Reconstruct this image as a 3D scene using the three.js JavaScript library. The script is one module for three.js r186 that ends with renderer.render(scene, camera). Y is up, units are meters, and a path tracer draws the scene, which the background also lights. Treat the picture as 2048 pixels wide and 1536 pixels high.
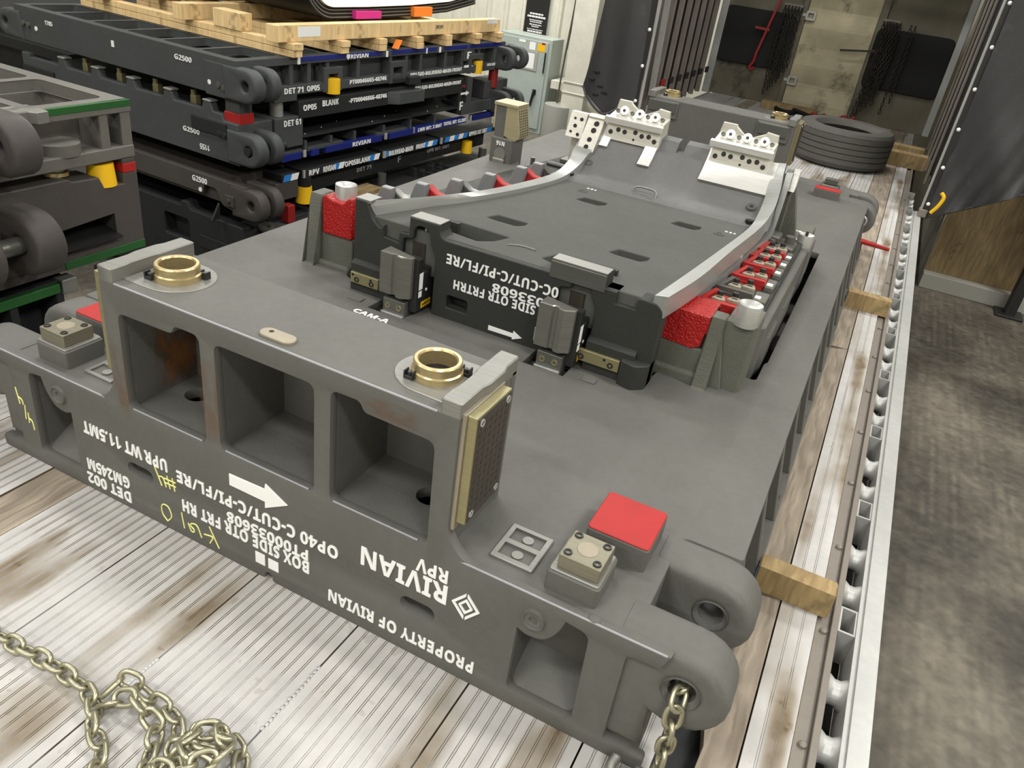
import * as THREE from 'three';
import { RoundedBoxGeometry } from 'three/addons/geometries/RoundedBoxGeometry.js';
import { mergeGeometries, toCreasedNormals } from 'three/addons/utils/BufferGeometryUtils.js';
import { FontLoader } from 'three/addons/loaders/FontLoader.js';
import { TextGeometry } from 'three/addons/geometries/TextGeometry.js';
import { RectAreaLightUniformsLib } from 'three/addons/lights/RectAreaLightUniformsLib.js';

// ---------- camera, exposure, lamps ----------
const scene = new THREE.Scene();
scene.background = new THREE.Color(0x050505);
const camera = new THREE.PerspectiveCamera(52.64, 2048 / 1536, 0.05, 60);
{
  const right = new THREE.Vector3(0.8867988, 0.12887851, -0.44382228);
  const up = new THREE.Vector3(-0.32449545, 0.85743316, -0.39938839);
  const back = new THREE.Vector3(0.32907536, 0.49819545, 0.80219118);
  camera.position.set(0, 1.64, 0);
  camera.quaternion.setFromRotationMatrix(new THREE.Matrix4().makeBasis(right, up, back));
}
const renderer = new THREE.WebGLRenderer({ antialias: true });
renderer.toneMapping = THREE.LinearToneMapping;
renderer.toneMappingExposure = 1.95;
renderer.shadowMap.enabled = true;
RectAreaLightUniformsLib.init();
const LAMPS = [[-6.5, 5, 1], [-2.2, 5, 1], [2.4, 5, 1.2], [-6.5, 1.6, 1], [-2.2, 1.6, 1], [2.4, 1.6, 1.4], [-6.5, -2.6, 1], [-2.2, -3.0, 0.6], [3.2, -2.6, 1.8], [-6.5, -6.6, 1], [-1.2, -7.6, 0.9], [-7.5, -10.6, 2.2], [-4.4, -10.6, 2.2], [3.6, -7.0, 1.8]];   // x, z, share of the full power
const LAMP_POWER = 24, LAMP_COLOR = 0xfaf9f6;

// ---------- helpers ----------
let seed = 7;
const rnd = () => { seed = (seed * 1664525 + 1013904223) >>> 0; return seed / 4294967296; };
const rr = (a, b) => a + (b - a) * rnd();
const V = (x, y, z) => new THREE.Vector3(x, y, z);
const used = {};
function numbered(n) { const k = used[n] = (used[n] ?? -1) + 1; return k ? `${n}_${String(k).padStart(3, '0')}` : n; }
function prep(g) {
  const h = g.index ? g.toNonIndexed() : g;
  if (!h.attributes.normal) h.computeVertexNormals();
  for (const k of Object.keys(h.attributes)) if (!['position', 'normal'].includes(k)) h.deleteAttribute(k);
  h.morphAttributes = {};
  h.clearGroups();
  return h;
}
function metreUV(g) {                                   // box-projected uv in metres
  const p = g.attributes.position, n = g.attributes.normal, uv = new Float32Array(p.count * 2);
  for (let i = 0; i < p.count; i += 3) {
    let nx = 0, ny = 0, nz = 0;
    for (let k = 0; k < 3; k++) { nx += n.getX(i + k); ny += n.getY(i + k); nz += n.getZ(i + k); }
    nx = Math.abs(nx); ny = Math.abs(ny); nz = Math.abs(nz);
    for (let k = 0; k < 3; k++) {
      const x = p.getX(i + k), y = p.getY(i + k), z = p.getZ(i + k);
      const a = ny >= nx && ny >= nz ? [x, z] : nx >= nz ? [z, y] : [x, y];
      uv[(i + k) * 2] = a[0]; uv[(i + k) * 2 + 1] = a[1];
    }
  }
  g.setAttribute('uv', new THREE.BufferAttribute(uv, 2));
  return g;
}
function merge(gs) {
  gs = [].concat(gs).map(prep);
  return metreUV(gs.length > 1 ? mergeGeometries(gs) : gs[0]);
}
function thing(name, label, category, at = [0, 0, 0], group, turn = 0) {
  const o = new THREE.Group(); o.name = numbered(name); scene.add(o);
  o.position.set(...at); o.rotation.y = turn; o._p = turn || at._local ? [0, 0, 0] : at;
  o.userData = { label, category };
  if (group) o.userData.group = group;
  return o;
}
function localThing(name, label, category, at, turn, group) {       // geometry given in the thing's own frame
  const o = thing(name, label, category, at, group); o.rotation.y = turn; o._p = [0, 0, 0]; return o;
}
function struct(name, at = [0, 0, 0]) { const o = new THREE.Group(); o.name = name; o.position.set(...at); o._p = at; o.userData = { kind: 'structure' }; scene.add(o); return o; }
const SPLIT = new Set('polished_plate bulkhead_post clamp_frame tab_cap bolt_pair paint_mark edge_mark rivet clip paint_square drain_tab core_ribs socket_screw pin_hole door_jamb brace mounting_pad corner_notch ground_block support_pad guide_post bottom_edge side_rib scuffs oval_plate black_panel recess_back hinge_cover carriage end_clamp notice roller_axle corner_casting grey_steel valve tape scribed_arc'.split(' '));
function part(name, gs, m, parent, label) {
  if (Array.isArray(gs) && SPLIT.has(name) && gs.length > 1) { let o; for (const g of gs) o = part(name, [g], m, parent, label); return o; }
  const g = merge(gs), p = parent._p;
  const o = new THREE.Mesh(g, m);
  if (p[0] || p[1] || p[2]) g.translate(-p[0], -p[1], -p[2]);
  o.name = numbered(name); o._p = p; o.castShadow = o.receiveShadow = true;
  if (label) o.userData.label = label;
  parent.add(o); return o;
}
function share(name, g, m, parent, x, y, z, rot) {                   // alike pieces: one geometry, placed in the parent's frame
  const o = new THREE.Mesh(g, m), p = parent._p;
  o.name = numbered(name); o._p = p; o.castShadow = o.receiveShadow = true;
  o.position.set(x - p[0], y - p[1], z - p[2]); if (rot) o.rotation.set(...rot);
  parent.add(o); return o;
}
let jit = 0;
function bx(x0, x1, y0, y1, z0, z1, r = 0.004) {
  if (x0 > x1) [x0, x1] = [x1, x0]; if (y0 > y1) [y0, y1] = [y1, y0]; if (z0 > z1) [z0, z1] = [z1, z0];
  const e = (jit = (jit + 1) % 7) * 0.00006; x0 += e; x1 -= e; y0 += e; y1 -= e; z0 += e; z1 -= e;   // no two faces of joined boxes share a plane
  const w = x1 - x0, h = y1 - y0, d = z1 - z0; r = Math.min(r, w / 2.5, h / 2.5, d / 2.5);
  const g = r > 0.0009 ? new RoundedBoxGeometry(w, h, d, r > 0.012 ? 3 : 1, r) : new THREE.BoxGeometry(w, h, d);
  return g.translate((x0 + x1) / 2, (y0 + y1) / 2, (z0 + z1) / 2);
}
function trace(path, pts, r, least = 0) {                           // polygon with rounded corners; a point may carry its own radius
  const n = pts.length;
  for (let i = 0; i < n; i++) {
    const a = pts[(i + n - 1) % n], b = pts[i], c = pts[(i + 1) % n], q = b[2] ?? r;
    const la = Math.hypot(a[0] - b[0], a[1] - b[1]), lc = Math.hypot(c[0] - b[0], c[1] - b[1]);
    let k = Math.min(q, la / 2.05, lc / 2.05); if (k < least) k = 0;
    const s = [b[0] + (a[0] - b[0]) / la * k, b[1] + (a[1] - b[1]) / la * k], e = [b[0] + (c[0] - b[0]) / lc * k, b[1] + (c[1] - b[1]) / lc * k];
    if (i === 0) path.moveTo(...s); else path.lineTo(...s);
    if (k > 0.0005) path.quadraticCurveTo(b[0], b[1], e[0], e[1]);
  }
  path.closePath(); return path;
}
const circ = (x, y, r, n = 20) => Array.from({ length: n }, (_, i) => [x + r * Math.cos(i / n * 2 * Math.PI), y + r * Math.sin(i / n * 2 * Math.PI), 0]);
const oval = (x0, x1, y, r, n = 8) => { const o = []; for (let i = 0; i <= n; i++) { const a = -Math.PI / 2 + Math.PI * i / n; o.push([x1 - r + r * Math.cos(a), y + r * Math.sin(a), 0]); } for (let i = 0; i <= n; i++) { const a = Math.PI / 2 + Math.PI * i / n; o.push([x0 + r + r * Math.cos(a), y + r * Math.sin(a), 0]); } return o; };
const rect = (x0, x1, y0, y1) => [[x0, y0], [x1, y0], [x1, y1], [x0, y1]];
// extrusion along an axis: 'z' takes (x,y), 'y' takes (x,z), 'x' takes (z,y)
function ext(axis, pts, a, b, { holes = [], bevel = 0.003, r = 0, seg = 1, hr = 0, crease = 0.6, cs = 4 } = {}) {
  const f = axis === 'z' ? p => [p[0], p[1], p[2]] : axis === 'y' ? p => [p[0], -p[1], p[2]] : p => [-p[0], p[1], p[2]];
  if (a > b) [a, b] = [b, a];
  const bv = Math.min(bevel, (b - a) / 2.2);
  const sh = trace(new THREE.Shape(), pts.map(f), r, bv * 1.8);
  for (const h of holes) sh.holes.push(trace(new THREE.Path(), h.map(f), hr, bv * 1.8));
  let g = new THREE.ExtrudeGeometry(sh, { depth: b - a - 2 * bv, bevelEnabled: bv > 0, bevelThickness: bv, bevelSize: bv, bevelOffset: -bv, bevelSegments: seg, curveSegments: cs });
  g.translate(0, 0, a + bv);
  if (axis === 'y') g.rotateX(-Math.PI / 2);
  if (axis === 'x') g.rotateY(Math.PI / 2);
  return crease ? toCreasedNormals(prep(g), crease) : g;
}
function cyl(axis, r, a, b, u, v, r2 = r, n = 24) {      // cylinder along an axis from a to b; r at a, r2 at b
  const g = new THREE.CylinderGeometry(r2, r, b - a, n);
  if (axis === 'x') g.rotateZ(-Math.PI / 2); if (axis === 'z') g.rotateX(Math.PI / 2);
  return axis === 'y' ? g.translate(u, (a + b) / 2, v) : axis === 'x' ? g.translate((a + b) / 2, u, v) : g.translate(u, v, (a + b) / 2);
}
function lathe(pts, x, y, z, n = 32, axis = 'y') {
  const g = new THREE.LatheGeometry(pts.map(p => new THREE.Vector2(...p)), n);
  if (axis === 'z') g.rotateX(Math.PI / 2); if (axis === 'x') g.rotateZ(-Math.PI / 2);
  return toCreasedNormals(prep(g.translate(x, y, z)), 0.6);
}
function tube(pts, r, n = 40, k = 8, closed = false) { return new THREE.TubeGeometry(new THREE.CatmullRomCurve3(pts.map(p => V(...p)), closed), n, r, k, closed); }
function bar(a, b, w, h) {                               // straight bar between two points, w across, h high
  const A = V(...a), B = V(...b), d = B.clone().sub(A), g = new THREE.BoxGeometry(w, h, d.length());
  const m = new THREE.Matrix4().lookAt(B, A, Math.abs(d.y) > 0.98 * d.length() ? V(1, 0, 0) : V(0, 1, 0));
  return g.applyMatrix4(m).translate((a[0] + b[0]) / 2, (a[1] + b[1]) / 2, (a[2] + b[2]) / 2);
}
function ribbon(inner, outer, t) {                       // solid strip between two 3-D polylines, t thick downward
  const pos = [], n = inner.length, q = (a, b, c, d) => pos.push(...a, ...b, ...c, ...a, ...c, ...d);
  const dn = p => [p[0], p[1] - t, p[2]];
  for (let i = 0; i < n - 1; i++) {
    const a = inner[i], b = outer[i], c = outer[i + 1], d = inner[i + 1];
    q(a, b, c, d); q(dn(d), dn(c), dn(b), dn(a)); q(b, dn(b), dn(c), c); q(a, d, dn(d), dn(a));
  }
  q(inner[0], dn(inner[0]), dn(outer[0]), outer[0]); q(inner[n - 1], outer[n - 1], dn(outer[n - 1]), dn(inner[n - 1]));
  const g = new THREE.BufferGeometry(); g.setAttribute('position', new THREE.Float32BufferAttribute(pos, 3)); g.computeVertexNormals();
  return toCreasedNormals(g, 0.5);
}
function smooth(P, k = 4) { const c = new THREE.CatmullRomCurve3(P.map(p => V(...p))); return c.getPoints((P.length - 1) * k).map(v => [v.x, v.y, v.z]); }
const font = await new FontLoader().loadAsync('fonts/droid/droid_sans_bold.typeface.json');
const fontThin = await new FontLoader().loadAsync('fonts/droid/droid_sans_regular.typeface.json');
// raised lettering of width w and cap height h about a centre; face: 'z', 'zflip' (upside down on +z), 'x' (on +x face), 'y'
function text(str, face, cx, cy, cz, w, h, d = 0.003, f = font) {
  let g = new TextGeometry(str, { font: f, size: 1, depth: 1, curveSegments: 3, bevelEnabled: false });
  g = prep(g); g.computeBoundingBox(); const b = g.boundingBox;
  g.translate(-(b.min.x + b.max.x) / 2, -(b.min.y + b.max.y) / 2, 0);
  g.scale(w / (b.max.x - b.min.x), h / (b.max.y - b.min.y), d);
  if (face === 'zflip') g.rotateZ(Math.PI);
  if (face === 'x') g.rotateY(Math.PI / 2);
  if (face === 'xflip') { g.rotateZ(Math.PI); g.rotateY(Math.PI / 2); }
  if (face === 'y') g.rotateX(-Math.PI / 2);
  g.computeVertexNormals();
  return g.translate(cx, cy, cz);
}
// ---------- textures ----------
function noiseGrid(n, s) { const a = new Float32Array(n * n); let q = s * 7919 + 13; for (let i = 0; i < n * n; i++) { q = (q * 1664525 + 1013904223) >>> 0; a[i] = q / 4294967296; } return a; }
function vnoise(n, s) {                                  // periodic value noise with n cells
  const a = noiseGrid(n, s);
  return (u, v) => {
    const x = u * n, y = v * n, i = Math.floor(x), j = Math.floor(y), f = x - i, g = y - j;
    const sx = f * f * (3 - 2 * f), sy = g * g * (3 - 2 * g), I = ((i % n) + n) % n, J = ((j % n) + n) % n, I1 = (I + 1) % n, J1 = (J + 1) % n;
    return (a[J * n + I] * (1 - sx) + a[J * n + I1] * sx) * (1 - sy) + (a[J1 * n + I] * (1 - sx) + a[J1 * n + I1] * sx) * sy;
  };
}
function fbm(n, o, s) { const L = []; for (let i = 0; i < o; i++) L.push(vnoise(n << i, s + i * 17)); return (u, v) => { let t = 0, w = 0.5, k = 0; for (const l of L) { t += w * l(u, v); k += w; w *= 0.55; } return t / k; }; }
function tex(n, metres, fn, srgb = true) {
  const d = new Uint8Array(n * n * 4);
  for (let y = 0; y < n; y++) for (let x = 0; x < n; x++) {
    const c = fn(x / n, y / n), i = (y * n + x) * 4;
    for (let k = 0; k < 3; k++) d[i + k] = Math.max(0, Math.min(255, (c.length ? c[k] : c) * 255));
    d[i + 3] = c.length === 4 ? Math.max(0, Math.min(255, c[3] * 255)) : 255;
  }
  const t = new THREE.DataTexture(d, n, n); t.wrapS = t.wrapT = THREE.RepeatWrapping; t.magFilter = THREE.LinearFilter; t.minFilter = THREE.LinearMipmapLinearFilter; t.generateMipmaps = true;
  t.repeat.set(1 / metres, 1 / metres); if (srgb) t.colorSpace = THREE.SRGBColorSpace; t.needsUpdate = true; return t;
}
const nA = fbm(4, 6, 1), nB = fbm(6, 5, 40), nF = fbm(64, 3, 90), nW = fbm(3, 5, 130);
const aniso = (nu, nv, s) => { const a = noiseGrid(128, s); return (u, v) => { const x = u * nu, y = v * nv, i = Math.floor(x), j = Math.floor(y), f = x - i, g = y - j, sx = f * f * (3 - 2 * f), sy = g * g * (3 - 2 * g), q = (p, r) => a[(((r % nv) + nv) % nv) * 128 + (((p % nu) + nu) % nu)]; return (q(i, j) * (1 - sx) + q(i + 1, j) * sx) * (1 - sy) + (q(i, j + 1) * (1 - sx) + q(i + 1, j + 1) * sx) * sy; }; };
const streakA = aniso(40, 5, 700), streakB = aniso(110, 7, 710);
const mix = (a, b, t) => a + (b - a) * t, sst = (a, b, x) => { x = Math.max(0, Math.min(1, (x - a) / (b - a))); return x * x * (3 - 2 * x); };
const grainMap = tex(512, 0.35, (u, v) => nF(u, v) * 0.75 + nB(u, v) * 0.25, false);
const mottle = tex(512, 1.1, (u, v) => { const t = 0.90 + 0.12 * (nA(u, v) - 0.5) + 0.05 * (nF(u, v) - 0.5), s = 0; return [t + s, t + s, t + s * 0.8]; });
const roughMap = tex(512, 0.9, (u, v) => 0.86 + 0.2 * (nB(u, v) - 0.5) + 0.12 * (nF(u, v) - 0.5), false);
const vB = aniso(6, 120, 300);
const brushMap = tex(512, 0.4, (u, v) => { const t = 0.93 + 0.07 * (vB(u, v) - 0.5) + 0.05 * (nA(u, v) - 0.5); return [t, t, t]; });


const gMap = tex(1024, 2.4, (u, v) => {                  // worn aluminium deck: streaks along z, brown grime
  const st = streakA(u, v), s2 = streakB(u, v), m = nA(u, v), gr = sst(0.475, 0.66, 0.62 * nW(u, v) + 0.38 * st), sp = sst(0.78, 0.86, nF(u, v)) * 0.25;
  let b = 0.84 + 0.05 * (s2 - 0.5) + 0.14 * (m - 0.5) + 0.07 * (nF(u, v) - 0.5);
  const k = gr * (0.45 + 0.5 * nF(u, v)) * sst(0.3, 0.6, st);
  return [mix(b, 0.42, k) - sp * 0.3, mix(b * 0.99, 0.34, k) - sp * 0.34, mix(b * 0.985, 0.22, k) - sp * 0.36];
});
const woodTex = (s, c0, c1) => { const g1 = aniso(96, 8, s), g2 = aniso(24, 5, s + 3); return tex(512, 0.8, (u, v) => { const w = 0.06 * nA(u, v), t = 0.6 * g1(u + w, v) + 0.4 * g2(u + w, v), d = sst(0.7, 0.8, nB(u, v)) * 0.2; return [0, 1, 2].map(k => mix(c0[k], c1[k], t) * (1 - d)); }); };
const grayWood = woodTex(500, [0.42, 0.38, 0.33], [0.66, 0.61, 0.54]), paleWood = woodTex(520, [0.80, 0.67, 0.46], [0.93, 0.82, 0.62]), dunWood = woodTex(540, [0.45, 0.37, 0.24], [0.68, 0.59, 0.42]), plyTex = woodTex(560, [0.38, 0.32, 0.22], [0.56, 0.48, 0.34]);
const floorTex = tex(1024, 3.2, (u, v) => { const m = nA(u, v), b = nB(u, v), f = nF(u, v), s = sst(0.6, 0.75, nW(v, u)) * 0.12, t = 0.33 + 0.30 * (m - 0.5) + 0.18 * (b - 0.5) + 0.14 * (f - 0.5) + s + 0.10 * (streakB(u, v) - 0.5) * b; return [t * 1.02, t * 0.96, t * 0.85]; });
const tarpTex = tex(512, 1.4, (u, v) => { const t = 0.30 + 0.05 * (nA(u, v) - 0.5) + 0.03 * (nF(u, v) - 0.5) + sst(0.72, 0.8, nB(u, v)) * 0.05; return [t, t, t * 1.03]; });
const dirtTex = tex(512, 1.6, (u, v) => { const t = 0.80 + 0.3 * (nA(u, v) - 0.5) - 0.35 * sst(0.6, 0.8, nB(u, v)) * nF(u, v); return [t, t * 0.97, t * 0.88]; });
const rustTex = tex(256, 1, (u, v) => { const e = (t) => Math.min(1, Math.min(t, 1 - t) * 5); const a = sst(0.2, 0.7, nB(u, v)) * e(u) * e(v), f = nF(u, v); return [0.40 + 0.16 * f, 0.26 + 0.1 * f, 0.15, a]; });

const std = (color, roughness, metalness = 0, extra = {}) => new THREE.MeshStandardMaterial({ color, roughness, metalness, ...extra });
const cast = (c, extra = {}) => new THREE.MeshPhysicalMaterial({ color: c, roughness: 0.72, specularIntensity: 0.6, map: mottle, bumpMap: grainMap, bumpScale: 0.0007, roughnessMap: roughMap, ...extra });
const M = {
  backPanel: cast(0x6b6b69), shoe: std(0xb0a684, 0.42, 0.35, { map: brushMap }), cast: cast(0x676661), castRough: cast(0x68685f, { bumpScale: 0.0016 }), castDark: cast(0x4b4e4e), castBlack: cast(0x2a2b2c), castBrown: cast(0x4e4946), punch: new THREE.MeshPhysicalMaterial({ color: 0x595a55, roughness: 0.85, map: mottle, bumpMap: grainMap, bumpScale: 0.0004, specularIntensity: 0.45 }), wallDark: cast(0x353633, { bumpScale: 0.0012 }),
  steel: std(0xc4c4c0, 0.38, 0.6, { map: brushMap, bumpMap: grainMap, bumpScale: 0.0001 }), machined: std(0x908f89, 0.5, 0.6, { map: brushMap }), bright: std(0xcfcec8, 0.4, 0.45, { map: brushMap }), cream: std(0xcfccc0, 0.45, 0.35, { map: brushMap }),
  strip: std(0xaaaba8, 0.36, 0.45, { map: brushMap }), darkSteel: std(0x6c6c66, 0.36, 0.5, { map: brushMap }), blackSteel: std(0x2c2c2b, 0.4, 0.3), tan: std(0xa49a86, 0.5, 0.3, { map: mottle }), gunTan: std(0x87826f, 0.42, 0.4, { map: brushMap }),
  brass: std(0xcdb98a, 0.3, 0.75, { map: brushMap }), brassDull: std(0xa09872, 0.42, 0.6, { map: brushMap }), wear: std(0x544d44, 0.36, 0.5, { map: mottle }), graphite: std(0x3c3731, 0.5, 0.2),
  red: std(0xad1814, 0.6, 0, { map: mottle }), redRough: std(0xa01210, 0.36, 0, { bumpMap: grainMap, bumpScale: 0.006 }), redDull: std(0x8e1a16, 0.5), white: std(0xe9e9e6, 0.6), yellow: std(0xeab813, 0.5), blue: std(0x14206e, 0.5), sky: std(0x2f7dc8, 0.5), green: std(0x1d5a22, 0.5, 0, { map: mottle }),
  chain: std(0xaaa68e, 0.36, 0.8), black: std(0x0a0a0a, 0.75), rubber: std(0x5c5a54, 0.78, 0, { map: mottle, bumpMap: grainMap, bumpScale: 0.001 }), chalk: std(0xe8e58f, 0.9),
  deck: std(0xd9d8d5, 0.6, 0.05, { map: gMap, bumpMap: grainMap, bumpScale: 0.0003 }), alu: std(0xc6c6c2, 0.45, 0.35, { map: mottle }), aluDirty: std(0x8f877d, 0.6, 0.3, { map: mottle }), nailer: std(0xffffff, 0.8, 0, { map: grayWood, bumpMap: grainMap, bumpScale: 0.001 }), pine: std(0xffffff, 0.7, 0, { map: paleWood }), dunnage: std(0xffffff, 0.8, 0, { map: dunWood, bumpMap: grainMap, bumpScale: 0.0015 }), ply: std(0xffffff, 0.75, 0, { map: plyTex }),
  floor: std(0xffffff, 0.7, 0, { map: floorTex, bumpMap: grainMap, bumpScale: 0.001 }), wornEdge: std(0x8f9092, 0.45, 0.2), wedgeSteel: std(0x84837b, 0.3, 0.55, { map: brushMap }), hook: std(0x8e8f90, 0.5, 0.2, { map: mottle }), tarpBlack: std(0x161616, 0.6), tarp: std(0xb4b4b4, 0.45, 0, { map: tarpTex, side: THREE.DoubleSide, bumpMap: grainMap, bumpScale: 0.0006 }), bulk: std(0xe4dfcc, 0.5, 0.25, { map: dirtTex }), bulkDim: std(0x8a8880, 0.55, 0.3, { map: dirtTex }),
  wall: std(0xe6e3d2, 0.7, 0, { map: mottle }), cabinet: std(0xb4beb6, 0.5, 0, { map: mottle }), grayPaint: std(0x9a9a92, 0.6), ceiling: std(0xcfcdc6, 0.8), sheet: std(0xa09c94, 0.32, 0.6, { map: brushMap }), cover: std(0xd9d8cd, 0.5, 0.15), sheetDark: std(0x2e2e2e, 0.4, 0.6), brownSteel: std(0x7a3f22, 0.6), pink: std(0xd02a8a, 0.6), orange: std(0xf0842a, 0.6),
};
const stainMat = o => new THREE.MeshStandardMaterial({ map: rustTex, transparent: true, opacity: o, roughness: 0.85 }), stain = stainMat(0.9), faint = stainMat(0.25);
function rust(parent, w, h, x, y, z, ry, m) {              // a stain patch lying on a face
  const o = new THREE.Mesh(new THREE.PlaneGeometry(w, h), m), p = parent._p; o.name = numbered('rust_stain'); o.position.set(x - p[0], y - p[1], z - p[2]); o.rotation.y = ry; o.receiveShadow = true; o.userData.label = 'brown rust stain'; parent.add(o);
}
// ---------- building shell ----------
const YG = -1.3;
{
  const fl = struct('floor'); part('concrete', bx(-15, 7, YG - 0.2, YG, -14, 7, 0), M.floor, fl);
  const ce = struct('ceiling'); part('roof_deck', bx(-15, 7, 6, 6.2, -14, 7, 0), M.ceiling, ce);
  const wl = struct('wall_left'); part('panel', bx(-15.2, -15, YG, 6, -14, 7, 0), M.wall, wl);
  const wr = struct('wall_right'); part('panel', bx(7, 7.2, YG, 6, -14, 7, 0), M.wall, wr);
  const wf = struct('wall_front'); part('panel', bx(-15, 7, YG, 6, 7, 7.2, 0), M.wall, wf);
  const wb = struct('wall_back'); part('panel', bx(-15, 1.0, YG, 6, -14, -13.5, 0), M.wall, wb);
  const rib = ext('y', [[-0.05, 0], [-0.025, 0.045], [0.025, 0.045], [0.05, 0]], YG, 4, { bevel: 0 }); metreUV(rib);
  for (let i = 0; i < 16; i++) share('siding_rib', rib, M.wall, wb, -9.4 + i * 0.34, 0, -13.5);
  const ws = struct('wall_side'); part('panel', bx(0.85, 1.0, YG, 6, -13.5, -10.0, 0), M.wall, ws);
  const ww = struct('wall_plywood'); part('backing', bx(0.85, 7, YG, 6, -10.25, -10.02, 0), M.wall, ww);
  for (let i = 0; i < 5; i++) for (let j = 0; j < 2; j++) part('plywood_sheet', bx(0.853 + i * 1.22, 0.853 + i * 1.22 + 1.215, YG + 0.18 + j * 2.44, YG + 0.18 + j * 2.44 + 2.435, -10.02, -9.99, 0.002), M.ply, ww);
  part('curb', bx(0.85, 7, YG, YG + 0.18, -10.0, -9.86, 0.01), M.grayPaint, ww);
  // lamps: hanging strip fixtures, each a glowing diffuser with an area light just below it
  LAMPS.forEach(([x, z, q], i) => {
    const t = thing('strip_light', 'white overhead strip light hung under the ceiling outside the frame', 'light', [x, 5.4, z], 'overhead strip lights');
    part('housing', bx(x - 0.9, x + 0.9, 5.42, 5.52, z - 0.32, z + 0.32, 0.01), M.grayPaint, t);
    part('hanger', [cyl('y', 0.012, 5.5, 6, x - 0.6, z), cyl('y', 0.012, 5.5, 6, x + 0.6, z)], M.darkSteel, t);
    part('diffuser', bx(x - 0.85, x + 0.85, 5.40, 5.425, z - 0.28, z + 0.28, 0.004), new THREE.MeshStandardMaterial({ color: 0xffffff, emissive: LAMP_COLOR, emissiveIntensity: 2 }), t);
    const l = new THREE.RectAreaLight(LAMP_COLOR, LAMP_POWER * q, 1.7, 0.56); l.position.set(0, -0.012, 0); l.rotation.x = -Math.PI / 2; t.add(l);
  });
}
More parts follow.
